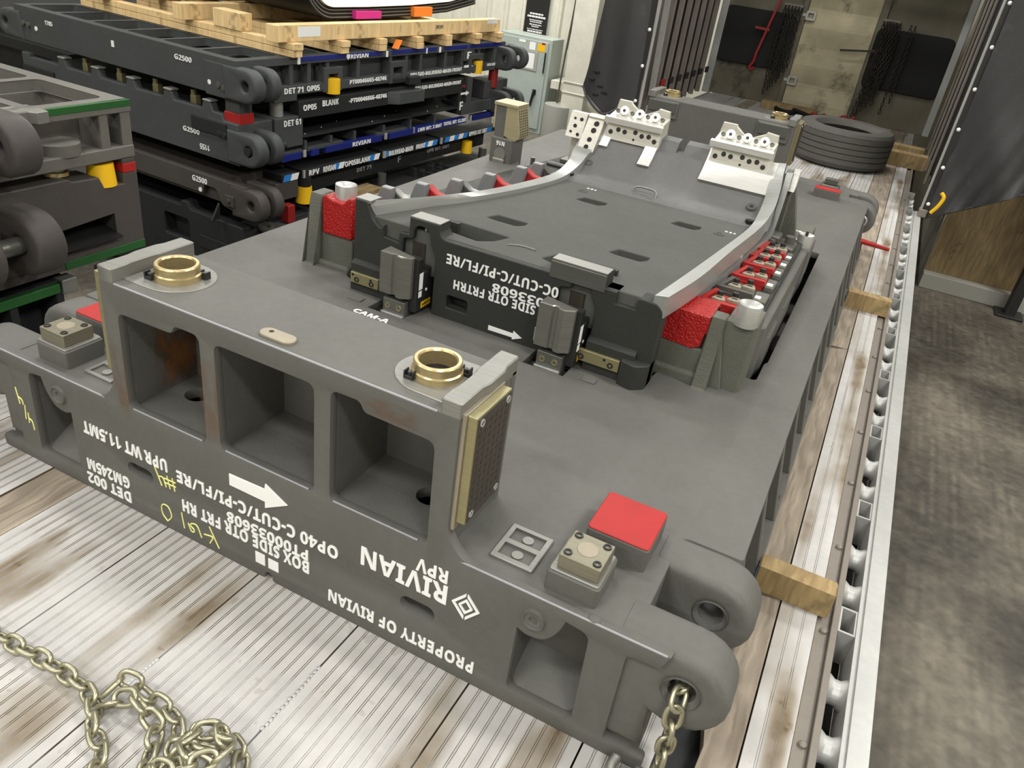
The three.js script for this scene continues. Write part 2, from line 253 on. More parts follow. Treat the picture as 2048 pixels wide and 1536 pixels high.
// ---------- trailer ----------
const CX = -1.136;                                        // centre line of trailer and die
const trailer = thing('flatbed_trailer', 'flatbed trailer with ribbed aluminium deck, wood nailer strips and spooled side rail', 'trailer', [CX, YG, -5]);
{
  const Z0 = -12.25, Z1 = 1.6;
  const plank = (x0, x1) => {
    const p = [[x0, -0.05], [x1, -0.05], [x1, 0]]; const n = Math.max(1, Math.round((x1 - x0) / 0.031)), w = (x1 - x0) / n;
    for (let i = n - 1; i >= 1; i--) { const c = x0 + i * w; for (const o of [0.0026, -0.0026]) p.push([c + o + 0.0011, 0], [c + o + 0.0005, -0.0022], [c + o - 0.0005, -0.0022], [c + o - 0.0011, 0]); }
    p.push([x0, 0]);
    part('deck_plank', ext('z', p, Z0, Z1, { bevel: 0, crease: 0 }), M.deck, trailer);
  };
  for (const [a, b] of [[-2.545, -2.365], [-2.36, -2.015], [-1.856, -1.524], [-1.519, -1.181], [-1.176, -0.84], [-0.835, -0.499], [-0.494, -0.185], [-0.18, -0.022], [0.166, 0.272]]) plank(a, b);
  const ragged = (x0, x1, z0, z1) => { const p = [[x1, z0], [x1, z1]]; for (let z = z1; z > z0; z -= 0.085) p.push([x0 + rr(-0.004, 0.004) - (rnd() < 0.2 ? rr(0.005, 0.02) : 0), z + rr(-0.02, 0.02)]); return ext('y', p, -0.04, 0.001, { bevel: 0.001 }); };
  let z = Z0; const L = [2.75, 3.2, 2.2, 2.1, 1.9, 1.7];
  for (const l of L) { part('nailer_board', (z < -6.4 ? bx(-0.018, 0.161, -0.04, 0.001, z, z + l - 0.003, 0.002) : ragged(0.074, 0.161, z, Math.min(z + l - 0.003, Z1))), M.nailer, trailer); part('nailer_board', bx(-2.01, -1.861, -0.04, -0.002, z, Math.min(z + l - 0.003, Z1), 0.002), M.nailer, trailer); z += l; }
  part('subdeck', bx(-2.55, 0.27, -0.08, -0.05, Z0, Z1, 0), M.castBlack, trailer);
  for (const s of [1, -1]) {
    const X = x => s > 0 ? x : 2 * CX - x;
    part('edge_channel', [bx(X(0.274), X(0.314), -0.10, -0.012, Z0, Z1, 0.002), bx(X(0.314), X(0.334), -0.14, 0.004, Z0, Z1, 0.003)], s > 0 ? M.aluDirty : M.alu, trailer);
    part('rub_rail', ext('z', [[X(0.384), 0.004], [X(0.393), 0.004], [X(0.394), -0.004], [X(0.400), -0.004], [X(0.401), 0.004], [X(0.453), 0.002], [X(0.453), -0.13], [X(0.384), -0.13]], Z0 + 4.6, Z1, { bevel: 0.002 }), M.alu, trailer);
    part('lower_web', bx(X(0.334), X(0.384), -0.16, -0.14, Z0, Z1, 0), M.castBlack, trailer);
    part('frame_beam', bx(X(-0.45), X(-0.35), -0.62, -0.08, Z0, Z1, 0.01), M.castBlack, trailer);
    for (const zz of [-9.5, -10.6, 0.4]) part('wheel', lathe([[0.1, -0.14], [0.3, -0.15], [0.46, -0.13], [0.5, -0.08], [0.5, 0.08], [0.46, 0.13], [0.3, 0.15], [0.1, 0.14]], X(-0.25), YG + 0.5, zz, 28, 'x'), M.rubber, trailer);
  }
  const spool = metreUV(prep(lathe([[0, -0.025], [0.047, -0.025], [0.044, -0.02], [0.036, -0.008], [0.036, 0.008], [0.044, 0.02], [0.047, 0.025], [0, 0.025]], 0, 0, 0, 20, 'x')));
  const pocket = merge([bx(-0.025, 0.025, -0.12, 0, -0.058, -0.05, 0), bx(-0.025, 0.025, -0.12, 0, 0.05, 0.058, 0), bx(-0.025, -0.019, -0.12, 0, -0.05, 0.05, 0), bx(0.019, 0.025, -0.12, 0, -0.05, 0.05, 0)]);
  const head = merge(lathe([[0, 0.009], [0.006, 0.008], [0.0105, 0.004], [0.0115, -0.004]], 0, 0, 0, 10));
  for (let k = -1; k < 11; k++) {
    const zz = -1.571 - k * 0.632;
    share('pipe_spool', spool, M.alu, trailer, 0.359, -0.046, zz); share('pipe_spool', spool, M.alu, trailer, 0.359, -0.046, zz - 0.205);
    share('stake_pocket', pocket, M.alu, trailer, 0.359, 0, zz - 0.46);
  }
  for (let k = -1; k < 16; k++) share('bolt_head', head, M.aluDirty, trailer, 0.298, -0.008, -1.52 - k * 0.435);
  for (const [x0, x1, za, zb] of [[-0.838, 0, -1.06, -0.86], [-1.1785, 0, -0.87, -0.72], [-0.838, 0, -0.70, -0.5]]) part('weld_bead', Array.from({ length: 16 }, (_, i) => new THREE.SphereGeometry(0.006, 6, 5).scale(1, 0.45, 1.2).translate(x0 + rr(-0.002, 0.002), 0.0005, mix(za, zb, i / 15))), M.alu, trailer);
  // front bulkhead
  part('bulkhead', [bx(-2.70, -1.545, 0, 2.5, -12.32, -12.25, 0.004), bx(-0.64, 0.45, 0, 2.5, -12.32, -12.25, 0.004), bx(-1.545, -0.64, 2.3, 2.5, -12.32, -12.25, 0)], M.bulkDim, trailer);
  part('bulkhead_post', [bx(-2.70, -2.6, 0, 2.5, -12.25, -12.17, 0.01), bx(0.36, 0.45, 0, 2.5, -12.25, -12.17, 0.01)], M.alu, trailer);
  part('door_jamb', [bx(-1.62, -1.55, 0, 2.4, -12.25, -12.2, 0.006), bx(-0.63, -0.54, 0, 2.4, -12.25, -12.2, 0.006)], M.bulkDim, trailer);
  // pressed door with a diamond fold
  const dx0 = -1.545, dx1 = -0.645, cxm = (dx0 + dx1) / 2, pos = []; const f = (x, y) => { const a = ((y + 0.13) % 0.95) / 0.95, t = Math.abs(x - cxm) / 0.45, d = Math.abs(a - 0.5) * 2; return -12.27 + 0.05 * Math.max(0, 1 - t - Math.abs(d - 0.5) * 0.6) + 0.03 * Math.min(t, d); };
  const nx = 12, ny = 48; for (let i = 0; i < nx; i++) for (let j = 0; j < ny; j++) { const x = k => dx0 + (dx1 - dx0) * k / nx, y = k => 0.02 + 2.28 * k / ny; const P = (a, b) => [x(a), y(b), f(x(a), y(b))]; pos.push(...P(i, j), ...P(i + 1, j), ...P(i + 1, j + 1), ...P(i, j), ...P(i + 1, j + 1), ...P(i, j + 1)); }
  const dg = new THREE.BufferGeometry(); dg.setAttribute('position', new THREE.Float32BufferAttribute(pos, 3)); dg.computeVertexNormals();
  const door = part('bulkhead_door', [dg, bx(dx0, dx1, 0.02, 2.3, -12.32, -12.29, 0)], M.bulk, trailer, 'pale pressed metal door with diamond folds');
  for (const y of [0.37, 1.2, 2.0]) part('hinge', [bx(-1.60, -1.55, y - 0.02, y + 0.02, -12.22, -12.19, 0.003), ext('z', rect(-1.55, -1.42, y - 0.06, y + 0.06), -12.235, -12.20, { r: 0.02, holes: [rect(-1.52, -1.45, y - 0.03, y + 0.03)] })], M.alu, door);
  for (const [x0, x1, y0, y1] of [[-2.63, -1.66, 0.46, 1.18], [-0.60, 0.36, 0.46, 1.20]]) part('black_panel', ext('z', rect(x0, x1, y0, y1), -12.25, -12.19, { r: 0.09, bevel: 0.01 }), M.black, trailer, 'black rounded panel on the bulkhead');
  for (const [x0, x1] of [[-1.86, -1.60], [-0.58, -0.36]]) part('chain_rack', [bx(x0, x1, 1.27, 1.31, -12.19, -12.13, 0.006), ...Array.from({ length: 6 }, (_, i) => tube([[mix(x0, x1, (i + .5) / 6), 1.27, -12.1], [mix(x0, x1, (i + .5) / 6), 1.24, -12.04], [mix(x0, x1, (i + .5) / 6), 1.29, -12.02]], 0.008, 8, 6))], M.aluDirty, trailer);
}
// ---------- the stamping die: base casting with a tower at each end ----------
const ZF = -1.22, ZM = -3.67, mx = x => 2 * CX - x, mz = z => 2 * ZM - z;
const die = thing('stamping_die', 'long dark grey cast iron die with white lettering lying on the trailer deck', 'die', [CX, 0, ZM]);
const plugScrew = (x, y, z, r, axis = 'y') => lathe([[0, -0.006], [r * 0.45, -0.006], [r * 0.5, 0], [r * 0.92, 0.001], [r, -0.002]], x, y, z, 14, axis);
{
  // openings in the front face
  const op1 = [[-1.616, 0.384], [-1.336, 0.384], [-1.336, 0.70], [-1.415, 0.70], [-1.425, 0.675], [-1.612, 0.672]], op2 = [[-1.286, 0.386], [-0.986, 0.386], [-0.986, 0.695], [-1.286, 0.695]], op3 = op1.map(p => [mx(p[0]), p[1]]).reverse();
  const bite = [[-0.398, 0.054], [-0.226, 0.054], [-0.232, 0.338], [-0.288, 0.345, 0.01], [-0.30, 0.30, 0.03], [-0.33, 0.258, 0.03], [-0.375, 0.252, 0.03], [-0.398, 0.262, 0.01]], biteL = bite.map(p => [mx(p[0]), p[1], p[2]]).reverse();
  const slots = [oval(-0.713, -0.615, 0.168, 0.022), oval(mx(-0.615), mx(-0.713), 0.163, 0.022)];
  const notch = [[-1.152, -0.01], [-1.128, -0.01], [-1.128, 0.026], [-1.152, 0.026]];
  const half = [[-0.04, 0], [-0.04, 0.046, 0.012], [-0.141, 0.05, 0.012], [-0.141, 0.332, 0.014], [-0.066, 0.336, 0.006], [-0.052, 0.381, 0.004], [-0.56, 0.381, 0.05], [-0.604, 0.44, 0.03], [-0.604, 0.755, 0.008]];
  const outline = [[-1.128, 0], ...half, ...half.slice().reverse().map(p => [mx(p[0]), p[1], p[2]]), [-1.152, 0], [-1.152, 0.026], [-1.128, 0.026]];
  const innerHalf = half.map(p => p[0] === -0.141 ? [-0.10, p[1]] : p);
  const body = [[-0.06, 0], [-0.06, 0.378], [mx(-0.06), 0.378], [mx(-0.06), 0]];
  const skin = ext('z', outline, -1.25, ZF, { holes: [op1, op2, op3, bite, biteL, ...slots], bevel: 0.006, seg: 2, r: 0.012, hr: 0.022, crease: 0.7 });
  const core = ext('z', body, -1.345, -1.248, { holes: [bite, biteL, ...slots], bevel: 0, hr: 0.022 });
  const tower = ext('z', [[mx(-0.607), 0.37], [-1.616, 0.37], [-1.612, 0.672], [-1.425, 0.675], [-1.415, 0.70], [-1.336, 0.70], [-1.336, 0.37], [-1.286, 0.37], [-1.286, 0.695], [-0.986, 0.695], [-0.986, 0.37], [-0.936, 0.37], [-0.936, 0.70], [-0.857, 0.70], [-0.847, 0.675], [-0.66, 0.672], [-0.656, 0.37], [-0.607, 0.37], [-0.607, 0.752], [mx(-0.607), 0.752]], -1.47, -1.248, { bevel: 0, r: 0.012 });
  const cap = bx(mx(-0.606), -0.606, 0.735, 0.7552, -1.491, -1.226, 0.002);
  const back = ext('z', [[-0.604, 0.37], [-0.604, 0.755], [-1.0, 0.755], [-1.02, 0.748], [-1.25, 0.748], [-1.27, 0.755], [mx(-0.604), 0.755], [mx(-0.604), 0.37]], -1.493, -1.466, { bevel: 0.004 });
  const pocketBacks = [bite, biteL].map(h => { const a = Math.min(...h.map(p => p[0])) - 0.02, b = Math.max(...h.map(p => p[0])) + 0.02; return [bx(a, b, 0.03, 0.36, -1.40, -1.345, 0), ext('x', [[-1.345, 0.05], [-1.235, 0.05], [-1.345, 0.11]], a + 0.02, b - 0.02, { bevel: 0 })]; }).flat();
  part('front_casting', [skin, core, tower, back, cap, bx(-0.21, -0.138, 0.03, 0.379, -1.56, -1.30, 0), bx(mx(-0.135), mx(-0.21), 0.03, 0.378, -1.56, -1.34, 0), ...pocketBacks], M.cast, die);
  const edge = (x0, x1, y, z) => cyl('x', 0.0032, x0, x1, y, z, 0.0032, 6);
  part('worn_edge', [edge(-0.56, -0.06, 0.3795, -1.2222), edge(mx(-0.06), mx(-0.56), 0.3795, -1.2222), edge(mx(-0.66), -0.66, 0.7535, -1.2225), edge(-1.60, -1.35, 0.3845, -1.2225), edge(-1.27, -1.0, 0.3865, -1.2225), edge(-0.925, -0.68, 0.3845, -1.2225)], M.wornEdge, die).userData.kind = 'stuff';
  // lugs: two rounded ears at each corner
  const ear = [[-0.17, 0.06], [-0.06, 0.06], ...Array.from({ length: 15 }, (_, i) => { const a = (-118 + i * 15) / 180 * Math.PI; return [-0.012 + 0.106 * Math.cos(a), 0.276 + 0.106 * Math.sin(a), 0]; }), [-0.17, 0.382]];
  const hole = circ(-0.012, 0.282, 0.034, 24), earL = ear.map(p => [mx(p[0]), p[1], p[2]]).reverse(), holeL = circ(mx(-0.012), 0.282, 0.034, 24);
  for (const [za, zb] of [[-1.36, -1.232], [-1.625, -1.495], [mz(-1.495), mz(-1.625)], [mz(-1.232), mz(-1.36)]]) {
    for (const [e, h] of [[ear, hole], [earL, holeL]]) {
      const l = part('lug', ext('z', e, za, zb, { holes: [h], bevel: 0.024, seg: 4, crease: 0.9 }), M.cast, die);
      const hx = e === ear ? -0.012 : mx(-0.012);
      part('pin_bushing', lathe([[0.036, -0.012], [0.042, -0.008], [0.046, 0.0], [0.048, -0.006]].map(p => [p[0] - 0.004, p[1]]), hx, 0.282, zb - 0.0, 28, 'z'), M.cast, l);
    }
  }
  // deck plate with lug gaps, cushion openings, cam pits
  const R = 0.028;
  const plate = [[0.02, -1.62], [0.02, mz(-1.62)], [-0.12, mz(-1.62)], [-0.12, mz(-1.36)], [-0.12, -6.11], [mx(-0.12), -6.11], [mx(-0.12), mz(-1.62)], [mx(0.02), mz(-1.62)], [mx(0.02), -1.62], [mx(-0.14), -1.62, R], [mx(-0.14), -1.228], [-0.14, -1.228], [-0.14, -1.62, R]];
  const pit = dx => rect(-1.516 + dx, -1.366 + dx, -2.30, -2.19);
  const holes = [circ(-1.533, -1.386, 0.036, 24), circ(-0.745, -1.386, 0.036, 24), pit(0), pit(0.645),
    [[-0.53, -2.335], [-0.475, -2.335], [-0.46, -2.46], [-0.34, -2.50], [-0.24, -2.62], [-0.145, -2.62], [-0.145, -2.78], [-0.135, -2.8], [-0.135, -4.35], [-0.42, -4.35], [-0.42, -3.6], [-0.5, -2.9]].map(p => [p[0], p[1], 0.02]),
    [[-1.765, -2.385], [-1.69, -2.34], [-1.69, -2.46], [-1.60, -2.7], [-1.44, -3.2], [-1.44, -4.3], [-1.70, -4.3], [-1.70, -3.2], [-1.74, -2.5]].map(p => [p[0], p[1], 0.02])];
  part('deck_plate', ext('y', plate, 0.345, 0.3803, { holes, bevel: 0.005, seg: 2, r: 0.012 }), M.cast, die);
  part('core_ribs', [bx(-2.16, -0.11, 0, 0.03, -6.0, -1.36, 0), bx(-2.16, -2.12, 0.03, 0.345, -5.9, -1.6, 0), bx(-0.115, -0.075, 0.03, 0.345, -5.9, -1.6, 0), bx(-2.1, -0.16, 0.03, 0.345, -1.66, -1.6, 0), bx(-2.1, -0.12, 0.03, 0.345, -2.28, -2.26, 0), bx(-2.1, -0.6, 0.03, 0.345, -2.42, -2.38, 0), bx(-2.1, -0.12, 0.03, 0.35, -4.6, -4.55, 0), bx(-1.66, -1.62, 0.03, 0.35, -6.0, -2.4, 0), bx(-0.53, -0.50, 0.03, 0.3, -6, -2.4, 0)], M.cast, die);
  for (const s of [1, -1]) {
    const X = x => s > 0 ? x : mx(x);
    part('bottom_flange', bx(X(-0.12), X(0.078), 0, 0.03, -5.7, -1.64, 0.006), M.cast, die);
    for (let i = 0; i < 13; i++) {
      const z = -1.70 - i * 0.33;
      part('side_rib', ext('z', [[X(-0.1), 0.03], [X(0.074), 0.028], [X(0.016), 0.35], [X(-0.1), 0.35]], z - 0.022, z + 0.022, { bevel: 0.004 }), M.cast, die);
      if (i % 2 === 0 && i < 12) part('clamp_foot', ext('y', [[X(-0.08), z - 0.11], [X(0.066), z - 0.11], [X(0.066), z - 0.22], [X(-0.08), z - 0.22]], 0.03, 0.055, { holes: [[[X(0.0), z - 0.14], [X(0.05), z - 0.14], [X(0.05), z - 0.19], [X(0.0), z - 0.19]]] }), M.cast, die);
    }
  }
  // far tower, solid towards the punch
  part('rear_tower', [bx(mx(-0.604), -0.604, 0.37, 0.755, mz(-1.22), mz(-1.485), 0.012), bx(-1.66, -1.43, 0.62, 0.742, -5.87, -5.838, 0.01), bx(-0.86, -0.63, 0.62, 0.742, -5.87, -5.838, 0.01), bx(mx(-0.06), -0.06, 0, 0.38, mz(-1.23), mz(-1.40), 0.01)], M.cast, die);
  part('mounting_pad', [bx(-1.65, -1.45, 0.66, 0.735, -5.842, -5.826, 0.004), bx(-0.84, -0.64, 0.66, 0.735, -5.842, -5.826, 0.004)], M.darkSteel, die, 'machined steel pad');
  // machined tops
  const padIn = [[0, -1.222], [0.05, -1.222], [0.05, -1.27], [0.046, -1.285], [0.046, -1.36], [0.05, -1.375], [0.05, -1.494], [0, -1.494], [0.0, -1.43], [-0.006, -1.41], [-0.006, -1.34], [0.0, -1.315]];
  const padM = [[-1.666, mz(-1.222)]];
  for (const [x0, s] of [[-1.668, 1], [-0.604, -1]]) for (const q of [z => z, mz]) {
    part('top_pad', ext('y', padIn.map(p => [x0 + s * p[0], q(p[1])]), 0.745, 0.792, { bevel: 0.003, r: 0.006 }), M.machined, die, 'bare machined top pad');
  }
  const ring = [[0.044, -0.04], [0.044, 0.036], [0.047, 0.040], [0.054, 0.040], [0.0565, 0.037], [0.0565, 0.018], [0.060, 0.015], [0.061, 0.003], [0.061, 0]];
  for (const x of [-1.532, -0.741]) for (const z of [-1.352, mz(-1.352)]) {
    const out = x < CX ? -1 : 1, seat = [];
    for (let i = 0; i <= 18; i++) { const a = (90 - out * 0 + (i / 18) * 180 * (out > 0 ? 1 : -1)) / 180 * Math.PI; const d = 0.098; seat.push([x + d * Math.cos(a), z + d * Math.sin(a) * (0.98), 0]); }
    const xo = out > 0 ? -0.652 : -1.62; seat.push([xo, z - 0.098, 0.01], [xo, z + 0.098, 0.01]);
    const s = part('bushing_seat', ext('y', seat, 0.75, 0.758, { bevel: 0.002, holes: [circ(x, z, 0.047, 24)] }), M.machined, die);
    const b = part('guide_bushing', lathe(ring, x, 0.757, z, 40), M.brass, die, 'brass guide bushing');
    part('bore', cyl('y', 0.0445, 0.70, 0.7585, x, z), M.black, b);
    for (const k of [0, 1]) { const a = (k ? -35 : 125) / 180 * Math.PI, px = x + 0.066 * Math.cos(a), pz = z + 0.066 * Math.sin(a); part('retainer_clip', [bx(px - 0.013, px + 0.013, 0.757, 0.766, pz - 0.010, pz + 0.010, 0.003), bx(px - 0.013, px - 0.008, 0.757, 0.778, pz - 0.01, pz + 0.01, 0.002), bx(px + 0.008, px + 0.013, 0.757, 0.778, pz - 0.01, pz + 0.01, 0.002), lathe([[0, 0.018], [0.006, 0.017], [0.007, 0.008]], px, 0.757, pz, 10)], M.blackSteel, b); }
  }
  part('name_plate', ext('y', oval(-1.172, -1.072, -1.262, 0.021).map(p => [p[0], p[1], 0]), 0.752, 0.762, { bevel: 0.002, holes: [circ(-1.145, -1.266, 0.0085, 14)] }), M.tan, die, 'tan oval plate with a hole');
  // bolted wear plates on the tower ends
  const wp = (s, q) => {
    const X = x => s > 0 ? x : mx(x);
    part('wear_backing', bx(X(-0.606), X(-0.594), 0.45, 0.765, q(-1.23), q(-1.41), 0.002), M.tan, die);
    const w = part('wear_plate', bx(X(-0.596), X(-0.571), 0.472, 0.762, q(-1.236), q(-1.40), 0.003), M.brassDull, die, 'brass edged wear plate');
    part('wear_face', bx(X(-0.572), X(-0.569), 0.476, 0.758, q(-1.241), q(-1.396), 0.001), M.wear, w);
    const pl = []; for (let i = 0; i < 6; i++) for (let j = 0; j < 12; j++) pl.push(cyl('x', 0.0072, 0, 0.0012, 0.505 + j * 0.0205, q(-1.258 - i * 0.024), 0.0072, 10).translate(s > 0 ? -0.5695 : mx(-0.5695) - 0.0012, 0, 0));
    part('graphite_plugs', pl, M.graphite, w).userData.kind = 'stuff';
    for (const [y, z] of [[0.742, -1.258], [0.742, -1.38], [0.495, -1.258], [0.495, -1.38]]) part('socket_screw', plugScrew(s > 0 ? 0.0015 - 0.5695 : mx(-0.5695) - 0.0015, y, q(z), 0.010, 'x'), M.steel, w);
  };
  wp(1, z => z); wp(1, mz); wp(-1, z => z);
  // stop pads, balance blocks and gauge plate beside the front tower, mirrored left
  for (const s of [1, -1]) {
    const X = x => s > 0 ? x : mx(x);
    const st = part('stop_block', [ext('y', rect(X(-0.368), X(-0.240), -1.386, -1.256), 0.375, 0.437, { r: 0.012, bevel: 0.004 })], M.cast, die);
    part('stop_rim', ext('y', rect(X(-0.364), X(-0.244), -1.382, -1.260), 0.436, 0.442, { r: 0.008, bevel: 0.003 }), M.machined, st);
    const cap = part('stop_cap', bx(X(-0.350), X(-0.250), 0.441, 0.48, -1.368, -1.270, 0.003), M.gunTan, die, 'tan steel stop cap');
    part('ring_mark', lathe([[0.0, 0.001], [0.006, 0.0012], [0.010, 0.0005], [0.016, 0.0012], [0.021, 0.0005], [0.024, 0.0012], [0.026, -0.002]], X(-0.30), 0.48, -1.319, 28), M.tan, cap);
    for (const [a, b] of [[-0.335, -1.352], [-0.265, -1.352], [-0.335, -1.286], [-0.265, -1.286]]) part('socket_screw', lathe([[0, -0.006], [0.005, -0.006], [0.0055, 0.001], [0.0095, 0.0015], [0.0105, -0.002]], X(a), 0.4815, b, 14), M.blackSteel, cap);
    const rp = part('balance_block', ext('y', rect(X(-0.342), X(-0.184), -1.594, -1.43), 0.375, 0.447, { r: 0.012, bevel: 0.004 }), M.cast, die);
    part('red_top', ext('y', rect(X(-0.341), X(-0.185), -1.593, -1.431), 0.446, 0.4515, { r: 0.012, bevel: 0.002 }), M.red, rp, 'bright red painted top');
    const gp = part('gauge_frame', ext('y', rect(X(-0.517), X(-0.406), -1.409, -1.277), 0.378, 0.388, { r: 0.006, bevel: 0.002, holes: [rect(X(-0.505), X(-0.418), -1.397, -1.349), rect(X(-0.505), X(-0.418), -1.337, -1.289)] }), M.machined, die, 'bare steel frame of two windows');
    for (const z of [-1.373, -1.313]) part('target_disc', cyl('y', 0.014, 0.379, 0.3845, X(-0.46), z), M.machined, gp);
    part('centre_boss', lathe([[0, -0.004], [0.009, -0.004], [0.011, 0.004], [0.013, 0.005], [0.022, 0.004], [0.024, 0.008], [0.027, 0.008], [0.030, 0]], X(-0.362), 0.313, ZF, 28, 'z'), M.cast, die);
    part('rear_balance_block', [ext('y', rect(X(-0.342), X(-0.175), -5.72, -5.625), 0.375, 0.432, { r: 0.006 })], M.cast, die);
    part('red_top', ext('y', rect(X(-0.341), X(-0.176), -5.718, -5.627), 0.431, 0.4365, { r: 0.006, bevel: 0.002 }), M.red, die, 'bright red painted strip');
    part('locating_stub', [bx(X(-0.33), X(-0.20), 0.375, 0.41, -6.0, -5.9, 0.01), bx(X(-0.31), X(-0.22), 0.41, 0.45, -5.98, -5.93, 0.006)], M.darkSteel, die);
  }
  part('cast_stud', ext('y', oval(-0.245, -0.215, -1.232, 0.012), 0.378, 0.384, { bevel: 0.002 }), M.cast, die);
  // raised painted lettering, upside down on the front face
  const T = (str, l, r, yTop, yBot, f = font) => part('lettering', text(str, 'zflip', (l + r) / 2, (yTop + yBot) / 2, ZF - 0.0005, r - l, Math.abs(yTop - yBot), 0.0035, f), M.white, die);
  T('PROPERTY OF RIVIAN', -0.932, -0.49, 0.085, 0.045); T('RIVIAN', -0.834, -0.585, 0.288, 0.229); T('RPV', -0.676, -0.588, 0.335, 0.296);
  T('OP40 C-CUT/C-PI/FL/RE', -1.457, -0.905, 0.243, 0.203); T('PT00033608', -1.278, -1.0, 0.184, 0.148); T('BOX SIDE OTR FRT RH', -1.446, -0.997, 0.145, 0.103);
  T('UPR WT 11.5MT', -1.823, -1.492, 0.260, 0.218); T('GM245M', -1.832, -1.658, 0.121, 0.080); T('DET 002', -1.842, -1.660, 0.066, 0.027);
  part('arrow_mark', ext('z', [[-1.26, 0.283], [-1.14, 0.283], [-1.14, 0.262], [-1.066, 0.305], [-1.137, 0.343], [-1.14, 0.324], [-1.26, 0.320]], ZF - 0.001, ZF + 0.004, { bevel: 0.001 }), M.white, die, 'white painted arrow');
  part('paint_square', [bx(-1.183, -1.149, 0.049, 0.089, ZF - 0.001, ZF + 0.002, 0.001), bx(-1.138, -1.102, 0.049, 0.086, ZF - 0.001, ZF + 0.002, 0.001)], M.white, die, 'two white painted squares');
  // diamond emblem: two nested open chevrons
  const C = [-0.5325, 0.254], dm = (a, b, w) => { const o = [[0, b], [a, 0], [0, -b], [-a, 0]], k = 1 - w; return { o: o.map(p => [C[0] + p[0], C[1] + p[1], 0.002]), i: o.map(p => [C[0] + p[0] * k, C[1] + p[1] * k, 0.001]).reverse() }; };
  const d1 = dm(0.036, 0.042, 0.24), d2 = dm(0.020, 0.024, 0.36);
  const emb = [ext('z', [d1.o[0], d1.o[1], d1.o[2], d1.i[1], d1.i[2], d1.i[3]].map(p => [p[0] + 0.002, p[1]]), ZF - 0.001, ZF + 0.004, { bevel: 0.0008 }), ext('z', [d1.o[2], d1.o[3], d1.o[0], d1.i[3], d1.i[0], d1.i[1]].map(p => [p[0] - 0.002, p[1]]), ZF - 0.001, ZF + 0.004, { bevel: 0.0008 }), ext('z', d2.o, ZF - 0.001, ZF + 0.004, { bevel: 0.0008, holes: [d2.i] })];
  part('diamond_emblem', emb, M.white, die);
  // chalk marks
  const ch = (...pts) => tube(pts.map(p => [p[0], p[1], ZF + 0.0005]), 0.0024, 16, 5);
  part('chalk_mark', [ch([-1.35, 0.092], [-1.335, 0.06], [-1.318, 0.026]), ch([-1.372, 0.052], [-1.34, 0.056], [-1.352, 0.028]), ch([-1.383, 0.033], [-1.40, 0.072], [-1.425, 0.062], [-1.408, 0.045], [-1.42, 0.036], [-1.432, 0.065]), ch([-1.455, 0.093], [-1.449, 0.036]), ch([-1.515, 0.03], [-1.497, 0.055], [-1.508, 0.088], [-1.53, 0.085], [-1.533, 0.05], [-1.515, 0.03]),
    ch([-1.478, 0.205], [-1.472, 0.16]), ch([-1.498, 0.205], [-1.49, 0.16]), ch([-1.51, 0.19], [-1.465, 0.192]), ch([-1.51, 0.175], [-1.465, 0.177]), ch([-1.545, 0.222], [-1.522, 0.158]), ch([-1.53, 0.188], [-1.515, 0.19], [-1.505, 0.16])], M.chalk, die, 'yellow chalk handwriting');
  part('chalk_mark', [ch([-2.113, 0.263], [-2.106, 0.205]), ch([-2.108, 0.23], [-2.094, 0.224], [-2.09, 0.208]), ch([-2.084, 0.21], [-2.092, 0.155]), ch([-2.076, 0.185], [-2.079, 0.146]), ch([-2.077, 0.163], [-2.065, 0.158], [-2.061, 0.126])], M.chalk, die, 'yellow chalk handwriting');
  part('lettering', text('CAM-A', 'y', -1.462, 0.3795, -2.135, 0.15, 0.028), M.white, die);
  rust(die, 0.16, 0.32, -1.6125, 0.54, -1.395, Math.PI / 2, stain); rust(die, 0.07, 0.26, -1.312, 0.52, ZF + 0.0006, 0, faint); rust(die, 0.06, 0.24, -1.635, 0.46, ZF + 0.0006, 0, faint); rust(die, 0.16, 0.05, -0.775, 0.705, ZF + 0.0006, 0, faint);
}
